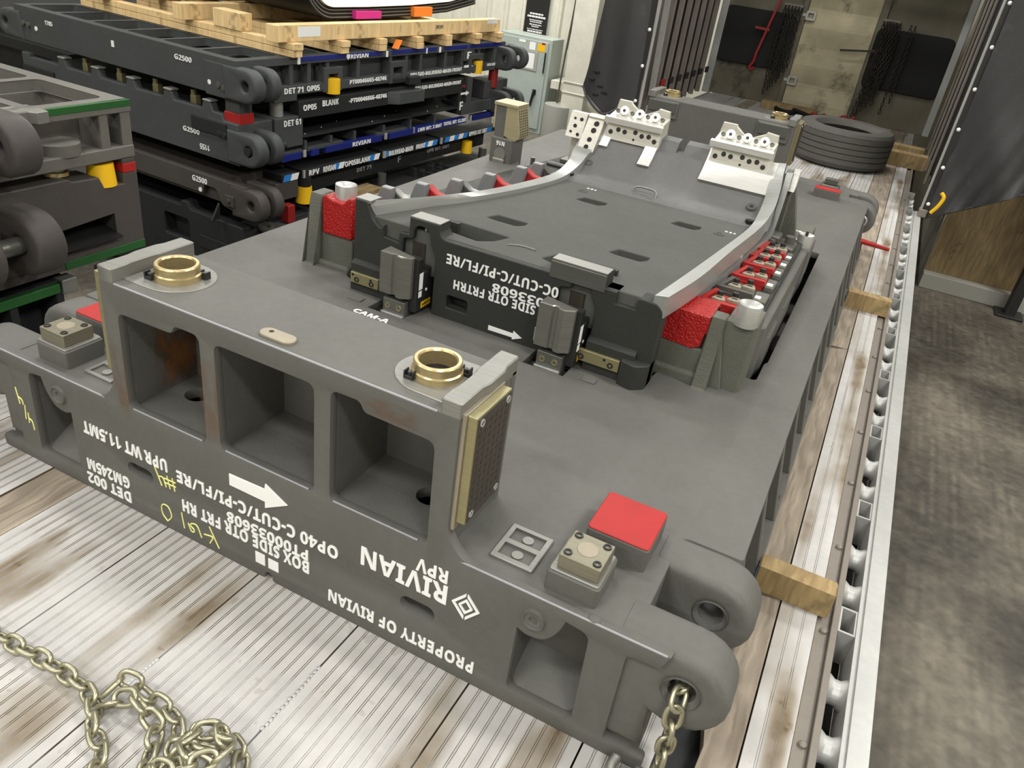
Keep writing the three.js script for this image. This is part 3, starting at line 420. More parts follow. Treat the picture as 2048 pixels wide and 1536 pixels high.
// ---------- punch: the raised form with its panel surface ----------
const punch = thing('die_punch', 'raised grey punch with slotted flat top and bright steel edge strips inside the die', 'punch', [-1.05, 0.3, -3]);
{
  const ZW = -2.30, RL = [[-0.515, -2.32], [-0.49, -2.6], [-0.447, -2.96], [-0.412, -3.32], [-0.405, -3.52]], LL = [[-1.285, -3.52], [-1.288, -3.40], [-1.335, -3.1], [-1.415, -2.8], [-1.515, -2.575], [-1.60, -2.34]];
  const top = [[-1.60, -2.32], ...RL, ...LL];
  const sl = (x0, x1, z, f) => f ? [[x0, z - 0.03], [x1 - 0.03, z - 0.03], [x1, z + 0.0], [x1 - 0.015, z + 0.03], [x0 + 0.03, z + 0.03]] : [[x0 - 0.012, z + 0.012], [x0 + 0.03, z - 0.032], [x1, z - 0.032], [x1 - 0.02, z + 0.03], [x0 + 0.03, z + 0.03]];
  const big = dx => [[-1.405 + dx, -2.40], [-1.395 + dx, -2.475], [-1.35 + dx, -2.51], [-1.12 + dx, -2.50], [-1.145 + dx, -2.42], [-1.19 + dx, -2.375]];
  const big2 = [[-0.945, -2.40], [-0.91, -2.49], [-0.695, -2.50], [-0.735, -2.44], [-0.75, -2.37], [-0.87, -2.37]];
  const slot = (x, z, w) => [[x, z + 0.028], [x + 0.02, z - 0.032], [x + w, z - 0.034], [x + w, z + 0.006], [x + w - 0.02, z + 0.036], [x + 0.04, z + 0.036]];
  const holes = [slot(-1.293, -2.668, 0.152), slot(-0.783, -2.672, 0.143), slot(-1.131, -3.194, 0.128), slot(-0.704, -3.212, 0.122), big(0), big2];
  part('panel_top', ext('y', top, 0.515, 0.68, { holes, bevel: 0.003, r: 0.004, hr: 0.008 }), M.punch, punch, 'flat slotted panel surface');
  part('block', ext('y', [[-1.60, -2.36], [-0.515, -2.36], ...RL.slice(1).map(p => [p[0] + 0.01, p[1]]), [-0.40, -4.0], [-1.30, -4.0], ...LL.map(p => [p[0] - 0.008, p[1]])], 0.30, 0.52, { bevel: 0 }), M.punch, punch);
  const archPath = dx => [[-1.452 + dx, 0.31], [-1.452 + dx, 0.64, 0.015], [-1.41 + dx, 0.645, 0.01], [-1.405 + dx, 0.70, 0.03], [-1.345 + dx, 0.70, 0.03], [-1.335 + dx, 0.64, 0.015], [-1.312 + dx, 0.60, 0.025], [-1.312 + dx, 0.31]];
  const front = [[-1.667, 0.31], ...archPath(0), ...archPath(0.625), [-0.462, 0.31], [-0.462, 0.66, 0.02], [-0.49, 0.68, 0.01], [-0.545, 0.682], [-0.553, 0.675], [-0.553, 0.64], [-0.625, 0.64], [-0.625, 0.68], [-0.668, 0.68], [-0.668, 0.728], [-0.868, 0.726], [-0.868, 0.678], [-1.285, 0.676, 0.02], [-1.303, 0.70, 0.01], [-1.303, 0.726], [-1.428, 0.724], [-1.428, 0.658], [-1.47, 0.656], [-1.47, 0.615], [-1.537, 0.62], [-1.537, 0.662], [-1.55, 0.645, 0.01], [-1.592, 0.672, 0.03], [-1.612, 0.733, 0.01], [-1.667, 0.732]];
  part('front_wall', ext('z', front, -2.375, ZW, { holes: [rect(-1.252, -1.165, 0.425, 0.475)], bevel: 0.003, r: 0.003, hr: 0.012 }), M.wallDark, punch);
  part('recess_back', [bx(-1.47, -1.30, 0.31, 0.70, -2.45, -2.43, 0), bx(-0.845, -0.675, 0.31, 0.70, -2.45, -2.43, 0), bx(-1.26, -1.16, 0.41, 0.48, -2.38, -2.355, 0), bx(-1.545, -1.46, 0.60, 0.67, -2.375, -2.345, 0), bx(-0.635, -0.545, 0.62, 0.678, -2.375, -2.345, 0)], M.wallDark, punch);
  part('tab_cap', [bx(-1.428, -1.303, 0.722, 0.729, -2.372, -2.302, 0.002), bx(-0.868, -0.668, 0.724, 0.731, -2.36, -2.302, 0.002)], M.machined, punch, 'bare machined tab top');
  part('tab_plate', bx(-0.868, -0.668, 0.665, 0.724, -2.303, -2.296, 0.002), M.darkSteel, punch, 'polished dark steel plate');
  for (const [x0, x1] of [[-1.665, -1.46], [-0.69, -0.515]]) part('ledge', ext('x', [[-2.31, 0.33], [-2.280, 0.33], [-2.280, 0.488], [-2.31, 0.508]], x0, x1, { bevel: 0.003 }), M.wallDark, punch);
  for (const [x0, x1] of [[-1.657, -1.53], [-0.725, -0.558]]) {
    const b = part('brass_strip', bx(x0, x1, 0.415, 0.458, -2.285, -2.268, 0.002), M.brassDull, punch, 'worn brass wear strip');
    part('socket_screw', [plugScrew(x0 + 0.03, 0.432, -2.2665, 0.011, 'z'), plugScrew(x1 - 0.03, 0.432, -2.2665, 0.011, 'z')], M.blackSteel, b);
    part('pin_hole', [cyl('z', 0.005, -2.2685, -2.267, x0 + 0.012, 0.448), cyl('z', 0.005, -2.2685, -2.267, (x0 + x1) / 2 + 0.03, 0.446)], M.black, b);
  }
  part('corner_post', ext('y', [[-0.555, -2.26], [-0.50, -2.245], [-0.462, -2.28], [-0.462, -2.36], [-0.555, -2.36]], 0.30, 0.47, { r: 0.012 }), M.wallDark, punch);
  part('drain_tab', [bx(-1.62, -1.56, 0.378, 0.386, -2.235, -2.20, 0.003), bx(-0.66, -0.61, 0.378, 0.386, -2.235, -2.20, 0.003)], M.cast, punch);
  // concave rear rising from the ridge
  const prof = [[-3.42, 0.68], [-3.445, 0.694], [-3.49, 0.702], [-3.52, 0.688], [-3.575, 0.694], [-3.64, 0.718], [-3.70, 0.752], [-3.75, 0.786], [-3.80, 0.83], [-3.84, 0.874], [-3.862, 0.905]];
  const sweep = (x0, x1, yMax, lift = 0) => ext('x', [[-3.42, 0.60], ...prof.filter(p => p[1] <= yMax).map(p => [p[0] + lift * 0.6, p[1] + lift, 0]), [prof.filter(p => p[1] <= yMax).at(-1)[0] - 0.05, yMax], [-3.95, 0.60]], x0, x1, { bevel: 0, crease: 0.5 });
  part('curved_back', [sweep(-1.30, -0.895, 0.885), sweep(-0.895, -0.858, 0.835), sweep(-0.858, -0.742, 0.885), sweep(-0.742, -0.41, 0.787)], M.backPanel, punch, 'concave rear panel surface');
  const upper = (x0, x1, i0, i1, l) => ext('x', [...prof.slice(i0, i1).map(p => [p[0] + l * 0.6, p[1] + l, 0]), ...prof.slice(i0, i1).reverse().map(p => [p[0] - 0.03, p[1] - 0.02, 0])], x0, x1, { bevel: 0.0015, crease: 0.5 });
  part('polished_plate', [upper(-0.74, -0.415, 6, 10, 0.012), upper(-1.285, -1.225, 7, 10, 0.012), upper(-1.045, -0.985, 6, 10, 0.012)], M.bright, punch, 'polished bright steel plate');
  for (const [x, y, z] of [[-0.455, 0.716, -3.615], [-1.27, 0.72, -3.65]]) part('seat_ring', lathe([[0.008, 0.002], [0.009, 0.006], [0.021, 0.006], [0.023, 0.0]], 0, 0, 0, 20).rotateX(0.5).translate(x, y, z), M.punch, punch);
  for (const [x, z] of [[-0.50, -3.21], [-1.155, -3.31]]) part('locating_eye', [lathe([[0.012, 0], [0.013, 0.003], [0.022, 0.003], [0.023, 0]], x, 0.68, z, 20), cyl('y', 0.004, 0.679, 0.6825, x - 0.008, z), cyl('y', 0.004, 0.679, 0.6825, x + 0.008, z)], M.punch, punch);
  for (const [x, z] of [[-0.465, -3.27], [-1.135, -3.37]]) part('lettering', text('H B 4', 'y', x, 0.6795, z, 0.045, 0.014, 0.002), M.white, punch);
  part('lift_eye', tube([[-0.965, 0.68, -3.45], [-0.96, 0.715, -3.46], [-0.91, 0.72, -3.47], [-0.86, 0.715, -3.455], [-0.855, 0.68, -3.44]], 0.005, 20, 6), M.machined, punch, 'small pale wire loop');
  part('scribed_arc', tube([[-1.09, 0.681, -2.42], [-1.05, 0.6815, -2.445], [-0.99, 0.681, -2.445]], 0.004, 12, 6), M.darkSteel, punch);
  part('corner_notch', [cyl('y', 0.018, 0.67, 0.704, -0.425, -3.45), cyl('y', 0.018, 0.67, 0.704, -1.285, -3.46)], M.black, punch);
  // bright edge strips
  const Ro = smooth([[-0.458, 0.715, -2.302], [-0.421, 0.715, -2.554], [-0.393, 0.715, -2.941], [-0.360, 0.715, -3.335], [-0.352, 0.732, -3.50], [-0.355, 0.768, -3.64], [-0.368, 0.812, -3.74], [-0.38, 0.85, -3.80], [-0.385, 0.89, -3.845]]);
  const Ri = smooth([[-0.503, 0.706, -2.305], [-0.470, 0.706, -2.60], [-0.434, 0.706, -2.96], [-0.404, 0.706, -3.32], [-0.404, 0.712, -3.46], [-0.415, 0.752, -3.655], [-0.425, 0.80, -3.74], [-0.43, 0.845, -3.80], [-0.43, 0.885, -3.84]]);
  part('edge_strip', ribbon(Ri, Ro, 0.075), M.strip, punch, 'polished steel edge strip');
  const Lo = smooth([[-1.61, 0.735, -2.31], [-1.512, 0.722, -2.566], [-1.425, 0.716, -2.81], [-1.355, 0.716, -3.09], [-1.322, 0.718, -3.37], [-1.335, 0.745, -3.55], [-1.365, 0.765, -3.66], [-1.372, 0.80, -3.74], [-1.375, 0.85, -3.80]]);
  const Li = smooth([[-1.592, 0.708, -2.33], [-1.50, 0.703, -2.585], [-1.405, 0.70, -2.82], [-1.328, 0.70, -3.10], [-1.285, 0.702, -3.38], [-1.275, 0.735, -3.55], [-1.285, 0.758, -3.66], [-1.27, 0.80, -3.74], [-1.265, 0.845, -3.80]]);
  part('edge_strip', ribbon(Lo, Li, 0.075), M.strip, punch, 'polished steel edge strip');
  const Si = [[-1.66, 0.732, -2.36], [-1.60, 0.735, -2.36]];
  part('corner_cap', bx(-1.667, -1.60, 0.725, 0.738, -2.375, -2.302, 0.002), M.machined, punch);
  // roller brackets on the curved back
  for (const dx of [0, -0.53]) {
    const b = part('roller_bracket', ext('x', [[-3.80, 0.822], [-3.785, 0.828], [-3.80, 0.908], [-3.79, 0.912], [-3.79, 0.935], [-3.80, 0.938], [-3.905, 0.958], [-3.915, 0.85]], -0.728 + dx, -0.452 + dx, { bevel: 0.002 }), M.cream, punch, 'cream machined roller bracket with screws');
    part('lip', ext('x', [[-3.79, 0.906], [-3.772, 0.906], [-3.772, 0.932], [-3.79, 0.938]], -0.742 + dx, -0.445 + dx, { bevel: 0.003 }), M.bright, b);
    for (const [i, x] of [-0.665, -0.585, -0.505].entries()) part('roller', lathe([[0, 0.008], [0.006, 0.008], [0.0065, 0.014], [0.02, 0.014], [0.022, 0.012], [0.022, 0]], 0, 0, 0, 20, 'z').rotateX(-0.35).translate(x + dx, 0.962 - 0.0, -3.835), M.white, b, 'white roller');
    part('roller_axle', [-0.665, -0.585, -0.505].map(x => cyl('z', 0.007, 0, 0.0165, 0, 0, 0.007, 12).rotateX(-0.35).translate(x + dx, 0.962, -3.835)), M.blackSteel, b);
    for (const x of [-0.70, -0.625, -0.545, -0.47]) part('stud', lathe([[0, 0.003], [0.006, 0.003], [0.0065, 0.009], [0.010, 0.009], [0.011, 0]], 0, 0, 0, 14, 'z').rotateX(-0.35).translate(x + dx, 0.958, -3.835), M.darkSteel, b);
    const scr = [[-0.705, 0.862], [-0.668, 0.878], [-0.634, 0.874], [-0.58, 0.882], [-0.545, 0.872], [-0.51, 0.876], [-0.478, 0.86], [-0.582, 0.848]];
    for (const [i, [x, y]] of scr.entries()) { const r = i < 7 ? 0.0115 : 0.006; part('screw_hole', lathe([[0, 0.001], [r * 0.4, 0.001], [r * 0.45, 0.003], [r * 0.75, 0.003], [r * 0.8, 0.0008], [r, 0.0008], [r, -0.004]], 0, 0, 0, 14, 'z').rotateX(-0.185).translate(x + dx, y, -3.7850 - (y - 0.83) * 0.1875), M.blackSteel, b); }
    for (const f of [[[-0.735, 0.94], [-0.725, 1.0], [-0.66, 1.0], [-0.655, 0.99], [-0.585, 0.94]], [[-0.61, 0.94], [-0.52, 0.985], [-0.515, 0.995], [-0.46, 0.99], [-0.455, 0.94]]]) part('fin', ext('z', f.map(p => [p[0] + dx, p[1]]), -3.925, -3.905, { bevel: 0.002 }), M.cream, b);
    part('bracket_stem', bx(-0.70 + dx, -0.48 + dx, 0.55, 0.86, -3.95, -3.85, 0.004), M.darkSteel, b);
  }
  const sb = part('drilled_block', [ext('x', [[-3.70, 0.765], [-3.69, 0.765], [-3.79, 0.905], [-3.785, 0.912], [-3.80, 0.925], [-3.84, 0.92]], -1.36, -1.275, { bevel: 0.002 }), ext('x', [[-3.79, 0.80], [-3.76, 0.80], [-3.805, 0.915], [-3.84, 0.915]], -1.46, -1.37, { bevel: 0.002 }), bx(-1.45, -1.28, 0.55, 0.86, -3.92, -3.83, 0.004)], M.cream, punch, 'cream steel block with drilled holes');
  const hl = (x, t, r, z0, y0, z1, y1) => cyl('z', r, -0.002, 0.004, 0, 0, r, 14).rotateX(-Math.atan2(z0 - z1, y1 - y0)).translate(x, mix(y0, y1, t), mix(z0, z1, t));
  part('drill_holes', [0.12, 0.36, 0.66, 0.88].map((t, i) => hl(-1.318 + t * 0.012, t, i > 1 ? 0.0135 : 0.012, -3.692, 0.765, -3.788, 0.9)).concat([[-1.435, .2, .006], [-1.395, .12, .008], [-1.42, .5, .009], [-1.43, .85, .006], [-1.395, .85, .009]].map(a => hl(a[0], a[1], a[2], -3.76, 0.805, -3.80, 0.9))), M.black, sb);
  // raised letters on the front wall
  const T = (s, l, r, a, b) => part('lettering', text(s, 'zflip', (l + r) / 2, (a + b) / 2, ZW - 0.0005, r - l, Math.abs(a - b), 0.003), M.white, punch);
  T('0C-CUT/C-PI/FL/RE', -1.264, -0.825, 0.633, 0.595); T('00033608', -1.072, -0.80, 0.578, 0.545); T('SIDE OTR FRTRH', -1.226, -0.898, 0.543, 0.508);
  part('arrow_mark', ext('z', [[-1.068, 0.395], [-0.97, 0.397], [-0.97, 0.389], [-0.932, 0.406], [-0.968, 0.424], [-0.968, 0.413], [-1.068, 0.413]], ZW - 0.001, ZW + 0.003, { bevel: 0.0008 }), M.white, punch, 'white painted arrow');
}
// ---------- cam units in the pits ----------
[0, 0.63].forEach((dx, i) => {
  const t = thing('cam_unit', i ? 'dark steel cam slide unit nearer the red block, second from the left tower end' : 'dark steel cam slide unit beside the white CAM lettering on the die base', 'cam unit', [-1.41 + dx, 0.345, -2.25], 'cam slide units');
  const X = (a, b, ...r) => bx(a + dx, b + dx, ...r);
  part('base_block', X(-1.462, -1.368, 0.345, 0.435, -2.262, -2.205, 0.003), M.darkSteel, t);
  part('base_plate', X(-1.462, -1.368, 0.36, 0.384, -2.205, -2.192, 0.002), M.steel, t);
  part('socket_screw', [plugScrew(-1.44 + dx, 0.408, -2.2035, 0.012, 'z'), plugScrew(-1.393 + dx, 0.408, -2.2035, 0.012, 'z')], M.brassDull, t);
  part('wedge', ext('y', [[-1.478, -2.20], [-1.43, -2.20], [-1.424, -2.207], [-1.412, -2.207], [-1.405, -2.195], [-1.385, -2.19], [-1.353, -2.212], [-1.353, -2.232], [-1.478, -2.262]].map(p => [p[0] + dx, p[1]]), 0.452, 0.612, { bevel: 0.003, crease: 0.3 }), M.wedgeSteel, t, 'vertical fluted steel wedge');
  part('slide_body', ext('x', [[-2.228, 0.40], [-2.395, 0.386], [-2.395, 0.59], [-2.30, 0.548], [-2.262, 0.545], [-2.262, 0.605], [-2.228, 0.605]], -1.425 + dx, -1.335 + dx, { bevel: 0.003 }), M.blackSteel, t);
  part('side_key', X(-1.49, -1.476, 0.455, 0.505, -2.255, -2.22, 0.003), M.steel, t);
  part('gas_spring', [cyl('y', 0.032, 0.55, 0.628, -1.392 + dx, -2.335), cyl('y', 0.0325, 0.628, 0.632, -1.392 + dx, -2.335)], M.wear, t);
  part('piston_rod', [cyl('y', 0.009, 0.63, 0.665, -1.374 + dx, -2.33), cyl('y', 0.006, 0.665, 0.70, -1.374 + dx, -2.33)], M.bright, t);
  part('sticker', [X(-1.3352, -1.334, 0.485, 0.55, -2.265, -2.24, 0), X(-1.3352, -1.334, 0.455, 0.48, -2.262, -2.24, 0)], M.white, t, 'white sticker');
  const nl = part('name_label', X(-1.3352, -1.334, 0.408, 0.432, -2.328, -2.262, 0), M.yellow, t, 'yellow name label');
  part('lettering', text('SANKYO', 'x', -1.3343 + dx, 0.42, -2.295, 0.055, 0.013, 0.0008), M.blackSteel, nl);
  part('pivot_dot', cyl('x', 0.006, -1.336 + dx, -1.333 + dx, 0.475, -2.292), M.white, t);
});
// ---------- binder ring: casting around the punch carrying trim steels ----------
const ring = thing('binder_ring', 'grey binder casting around the punch with red trim steels, guide posts and flat bars', 'binder', [-1.05, 0.05, -3.2]);
{
  const XR = z => -0.475 + 0.115 * sst(-2.45, -3.75, z);          // inner edge of the right arm
  const rightPts = []; for (let i = 0; i <= 8; i++) { const z = -2.47 - i * 0.165; rightPts.push([XR(z) - 0.015, z]); }
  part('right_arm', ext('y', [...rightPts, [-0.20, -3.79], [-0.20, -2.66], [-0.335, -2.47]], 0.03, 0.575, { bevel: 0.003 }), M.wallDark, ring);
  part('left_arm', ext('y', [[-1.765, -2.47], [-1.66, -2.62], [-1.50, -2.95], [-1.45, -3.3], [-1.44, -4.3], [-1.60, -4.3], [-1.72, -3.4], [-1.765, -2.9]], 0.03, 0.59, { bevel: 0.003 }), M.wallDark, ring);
  // right front corner: lower casting, rough red steel, buttress, guide block
  part('corner_casting', [bx(-0.497, -0.325, 0.36, 0.505, -2.60, -2.452, 0.006), bx(-0.497, -0.30, 0.36, 0.42, -2.6, -2.44, 0.02)], M.castRough, ring);
  part('red_corner_steel', ext('z', [[-0.492, 0.507], [-0.372, 0.499], [-0.345, 0.515], [-0.333, 0.63], [-0.496, 0.632]], -2.60, -2.448, { bevel: 0.004, r: 0.004 }), M.redRough, ring, 'rough red painted corner block');
  part('buttress', [ext('x', [[-2.395, 0.38], [-2.415, 0.385], [-2.452, 0.55], [-2.458, 0.632], [-2.52, 0.632], [-2.56, 0.38]], -0.333, -0.284, { bevel: 0.004 }), ext('z', [[-0.345, 0.378], [-0.24, 0.378], [-0.286, 0.60], [-0.33, 0.60]], -2.50, -2.455, { bevel: 0.004 })], M.castRough, ring);
  const gb = part('guide_block', ext('y', [[-0.284, -2.47], [-0.19, -2.47], [-0.182, -2.485], [-0.182, -2.64], [-0.284, -2.64]], 0.36, 0.632, { bevel: 0.004, r: 0.006 }), M.castRough, ring);
  const post = (x, y0, y1, z, r, p) => { part('guide_post', [lathe([[0, y1 - 0.014], [r * 0.5, y1 - 0.012], [r * 0.86, y1 - 0.002], [r * 0.97, y1], [r, y1 - 0.004], [r, y0]], x, 0, z, 32)], M.steel, p, 'short steel post with dished top'); };
  post(-0.226, 0.625, 0.700, -2.49, 0.041, gb);
  // inner trim strip of the right arm, rising at the back
  const So = smooth([[-0.478, 0.628, -2.45], [-0.432, 0.628, -2.68], [-0.382, 0.628, -3.02], [-0.362, 0.628, -3.30], [-0.328, 0.655, -3.55], [-0.332, 0.72, -3.68], [-0.338, 0.80, -3.77], [-0.342, 0.86, -3.825]]);
  const Sn = smooth([[-0.514, 0.618, -2.45], [-0.476, 0.618, -2.66], [-0.425, 0.618, -3.00], [-0.392, 0.618, -3.28], [-0.352, 0.645, -3.56], [-0.358, 0.715, -3.70], [-0.366, 0.80, -3.785], [-0.372, 0.855, -3.83]]);
  part('trim_strip', ribbon(Sn, So, 0.06), M.strip, ring, 'bright steel trim strip');
  const lerpZ = (z, T) => { for (let i = 0; i < T.length - 1; i++) if (z >= T[i + 1][0]) return mix(T[i][1], T[i + 1][1], (z - T[i][0]) / (T[i + 1][0] - T[i][0])); return T.at(-1)[1]; };
  const XI = z => lerpZ(z, [[-2.4, -0.468], [-2.5, -0.455], [-2.68, -0.422], [-3.02, -0.375], [-3.25, -0.362], [-3.6, -0.345]]);
  const washer = (x, z) => [ext('y', [[x - 0.026, z + 0.018], [x - 0.010, z - 0.02], [x + 0.018, z - 0.018], [x + 0.026, z + 0.014], [x + 0.004, z + 0.022]], 0.592, 0.612, { bevel: 0.002, r: 0.006 })];
  const insert = (z, red, k) => {
    const x0 = XI(z), k2 = mix(0.92, 0.74, sst(-2.5, -3.5, z)), m = red ? M.red : M.darkSteel;
    const fr = part('trim_insert', [ext('y', [[x0, z + 0.075], [x0 + 0.145 * k2, z + 0.062], [x0 + 0.158 * k2, z + 0.03], [x0 + 0.152 * k2, z - 0.05], [x0 + 0.04, z - 0.072], [x0 + 0.012, z - 0.05]], 0.56, 0.60, { bevel: 0.003, r: 0.01 }), bar([x0 + 0.0, 0.606, z + 0.062], [x0 + 0.155 * k2, 0.604, z + 0.052], 0.02, 0.02), bar([x0 + 0.005, 0.606, z + 0.07], [x0 + 0.036, 0.606, z - 0.07], 0.018, 0.02)], m, ring, red ? 'red painted trim insert' : 'bare grey trim insert');
    for (const [dx, dz] of [[0.065 * k2, 0.0], [0.122 * k2, -0.025]]) {
      part('clamp_washer', washer(x0 + dx, z + dz), M.tan, fr);
      part('socket_screw', [cyl('y', 0.0115, 0.60, 0.626, x0 + dx - 0.002, z + dz - 0.026, 0.0115, 14)], M.blackSteel, fr);
      part('slot', [bx(x0 + dx - 0.011, x0 + dx + 0.011, 0.611, 0.6135, z + dz - 0.003, z + dz + 0.005, 0)], M.black, fr);
    }
    part('tag_block', bx(x0 + 0.155 * k2, Math.min(x0 + 0.20, -0.21), 0.55, 0.592, z - 0.055, z + 0.05, 0.004), M.castRough, fr);
    part('paint_mark', bx(x0 + 0.162 * k2, x0 + 0.162 * k2 + 0.022, 0.591, 0.5935, z + 0.0, z + 0.03, 0.0008), M.white, fr);
  };
  [[-2.525, 1], [-2.70, 1], [-2.875, 0], [-3.045, 1], [-3.215, 1], [-3.335, 1], [-3.455, 1]].forEach(([z, r], i) => insert(z, r, i));
  part('grey_steel', [bx(-0.345, -0.22, 0.55, 0.60, -3.68, -3.545, 0.01), bx(-0.345, -0.29, 0.60, 0.63, -3.66, -3.56, 0.008), cyl('y', 0.022, 0.60, 0.632, -0.25, -3.62), cyl('y', 0.013, 0.60, 0.622, -0.315, -3.535)], M.darkSteel, ring);
  part('stop_pin', [bx(-0.395, -0.372, 0.62, 0.645, -3.14, -3.11, 0.003), cyl('x', 0.006, -0.42, -0.39, 0.634, -3.125)], M.steel, ring);
  // flat bar outside the right arm and its rear post
  part('flat_bar', [ext('y', [[-0.245, -2.62], [-0.172, -2.70], [-0.168, -3.72], [-0.16, -3.95], [-0.255, -3.95], [-0.252, -3.3]], 0.30, 0.55, { bevel: 0.004, r: 0.01 }), ext('y', [[-0.172, -2.8], [-0.158, -2.82], [-0.158, -3.0], [-0.172, -3.02]], 0.30, 0.47, {}), ext('y', [[-0.172, -3.15], [-0.158, -3.17], [-0.158, -3.45], [-0.172, -3.47]], 0.30, 0.47, {})], M.cast, ring);
  part('post_seat', bx(-0.262, -0.158, 0.38, 0.556, -3.97, -3.74, 0.01), M.cast, ring);
  post(-0.198, 0.55, 0.612, -3.79, 0.036, ring);
  part('post_knob', [cyl('y', 0.007, 0.60, 0.622, -0.198, -3.80)], M.blackSteel, ring);
  for (const [x, z] of [[-0.225, -4.02], [-0.25, -3.87]]) part('paint_mark', cyl('y', 0.013, 0.553, 0.558, x, z), M.white, ring);
  // rear right riser with white numbers
  part('riser', [ext('x', [[-3.86, 0.38], [-3.83, 0.855], [-3.87, 0.865], [-4.02, 0.55], [-4.16, 0.55], [-4.18, 0.38]], -0.375, -0.325, { bevel: 0.004 }), ext('z', [[-0.37, 0.38], [-0.20, 0.38], [-0.325, 0.82], [-0.37, 0.85]], -3.93, -3.90, { bevel: 0.004 }), bx(-0.37, -0.185, 0.38, 0.56, -4.18, -3.94, 0.012)], M.castRough, ring);
  part('riser_cap', ext('x', [[-3.805, 0.78], [-3.835, 0.868], [-3.875, 0.872], [-3.86, 0.80]], -0.342, -0.312, { bevel: 0.002 }), M.bright, ring, 'bright steel riser cap');
  part('lettering', text('06048', 'y', -0.285, 0.559, -4.0, 0.10, 0.022), M.white, ring);
  // left front corner
  part('corner_casting', [bx(-1.915, -1.757, 0.36, 0.512, -2.62, -2.415, 0.006), bx(-1.93, -1.76, 0.36, 0.40, -2.6, -2.39, 0.015)], M.castRough, ring);
  part('red_corner_steel', ext('z', [[-1.897, 0.512], [-1.757, 0.514], [-1.757, 0.682], [-1.78, 0.676], [-1.80, 0.652], [-1.86, 0.658], [-1.885, 0.67], [-1.90, 0.655]], -2.53, -2.405, { bevel: 0.004, r: 0.008 }), M.redRough, ring, 'rough red painted corner block');
  part('buttress', ext('x', [[-2.35, 0.38], [-2.375, 0.385], [-2.405, 0.64], [-2.412, 0.662], [-2.49, 0.662], [-2.52, 0.38]], -1.962, -1.905, { bevel: 0.005 }), M.castRough, ring);
  post(-1.838, 0.62, 0.708, -2.475, 0.043, ring);
  part('arm_top', ext('y', [[-1.90, -2.55], [-1.76, -2.55], [-1.755, -3.7], [-1.72, -3.85], [-1.80, -4.0], [-1.93, -3.85], [-1.93, -2.98]], 0.36, 0.55, { bevel: 0.004, r: 0.01 }), M.cast, ring);
  for (const [x, z] of [[-1.838, -2.93], [-1.742, -3.03]]) part('oval_plate', ext('y', oval(x - 0.055, x + 0.03, z, 0.028), 0.548, 0.562, { bevel: 0.002, holes: [circ(x, z, 0.008, 12)] }), M.machined, ring, 'pale oval plate');
  // left trim steels, only their tops stand above the strip
  [[-1.735, -2.70, 0], [-1.67, -2.86, 1], [-1.60, -3.03, 0], [-1.545, -3.24, 1], [-1.50, -3.48, 1], [-1.475, -3.62, 0]].forEach(([x, z, red]) => {
    const b = part('trim_insert', [ext('z', [[x - 0.06, 0.54], [x + 0.07, 0.54], [x + 0.085, 0.64], [x + 0.03, 0.645], [x - 0.01, 0.67], [x - 0.055, 0.65]], z - 0.012, z + 0.03, { bevel: 0.004 })], red ? M.red : M.darkSteel, ring, red ? 'red painted trim insert' : 'bare grey trim insert');
    part('hook_arm', ext('z', [[x - 0.095, 0.56], [x - 0.06, 0.66], [x - 0.048, 0.682], [x + 0.0, 0.682], [x + 0.002, 0.668], [x - 0.015, 0.56]], z + 0.028, z + 0.062, { bevel: 0.004 }), M.hook, b);
  });
  // left pin post with perforated brass head
  const pp = part('pin_post', [bx(-1.93, -1.80, 0.36, 0.68, -4.03, -3.88, 0.008), bx(-1.925, -1.862, 0.66, 0.845, -4.02, -3.90, 0.004)], M.cast, ring);
  part('guide_shoe', [ext('z', [[-1.864, 0.69], [-1.80, 0.668], [-1.772, 0.69], [-1.772, 0.72], [-1.798, 0.845], [-1.864, 0.845]], -4.02, -3.895, { bevel: 0.002 }), bx(-1.938, -1.795, 0.842, 0.86, -4.03, -3.89, 0.003), bx(-1.938, -1.925, 0.72, 0.845, -4.02, -3.90, 0.002)], M.shoe, pp, 'tan bronze guide shoe with rows of holes');
  const dots = []; for (let i = 0; i < 5; i++) for (let j = 0; j < 11; j++) { const y = 0.70 + j * 0.0128, x = y < 0.72 ? -1.7715 : -1.7715 - (y - 0.72) * 0.208; dots.push(cyl('x', 0.0046, x - 0.003, x + 0.0012, y, -3.912 - i * 0.022, 0.0046, 8)); }
  part('shoe_holes', dots, M.graphite, pp).userData.kind = 'stuff';
  part('lettering', text('N16', 'zflip', -1.868, 0.652, -3.879, 0.05, 0.024), M.white, pp);
  part('trunnion', [cyl('z', 0.034, -3.9, -3.872, -1.865, 0.595), bx(-1.905, -1.83, 0.53, 0.575, -3.885, -3.86, 0.012)], M.machined, pp);
  part('rear_left_plate', [ext('y', [[-1.98, -4.06], [-1.80, -4.06], [-1.70, -4.38], [-1.52, -4.45], [-1.50, -4.9], [-1.98, -5.0]], 0.36, 0.50, { bevel: 0.004, r: 0.01 }), bx(-1.62, -1.48, 0.3, 0.52, -4.4, -4.16, 0.006)], M.cast, ring);
  part('pivot_tube', lathe([[0.018, 0], [0.034, 0], [0.036, -0.004], [0.036, -0.06]], -1.745, 0.50, -4.0, 20, 'z'), M.blackSteel, ring);
  part('sensor_cluster', [bx(-1.66, -1.60, 0.55, 0.58, -3.95, -3.90, 0.004), cyl('y', 0.012, 0.55, 0.60, -1.70, -3.96), cyl('x', 0.012, -1.6, -1.48, 0.60, -3.93), cyl('x', 0.014, -1.58, -1.46, 0.57, -4.02), bx(-1.56, -1.5, 0.59, 0.62, -4.1, -4.0, 0.004)], M.darkSteel, ring);
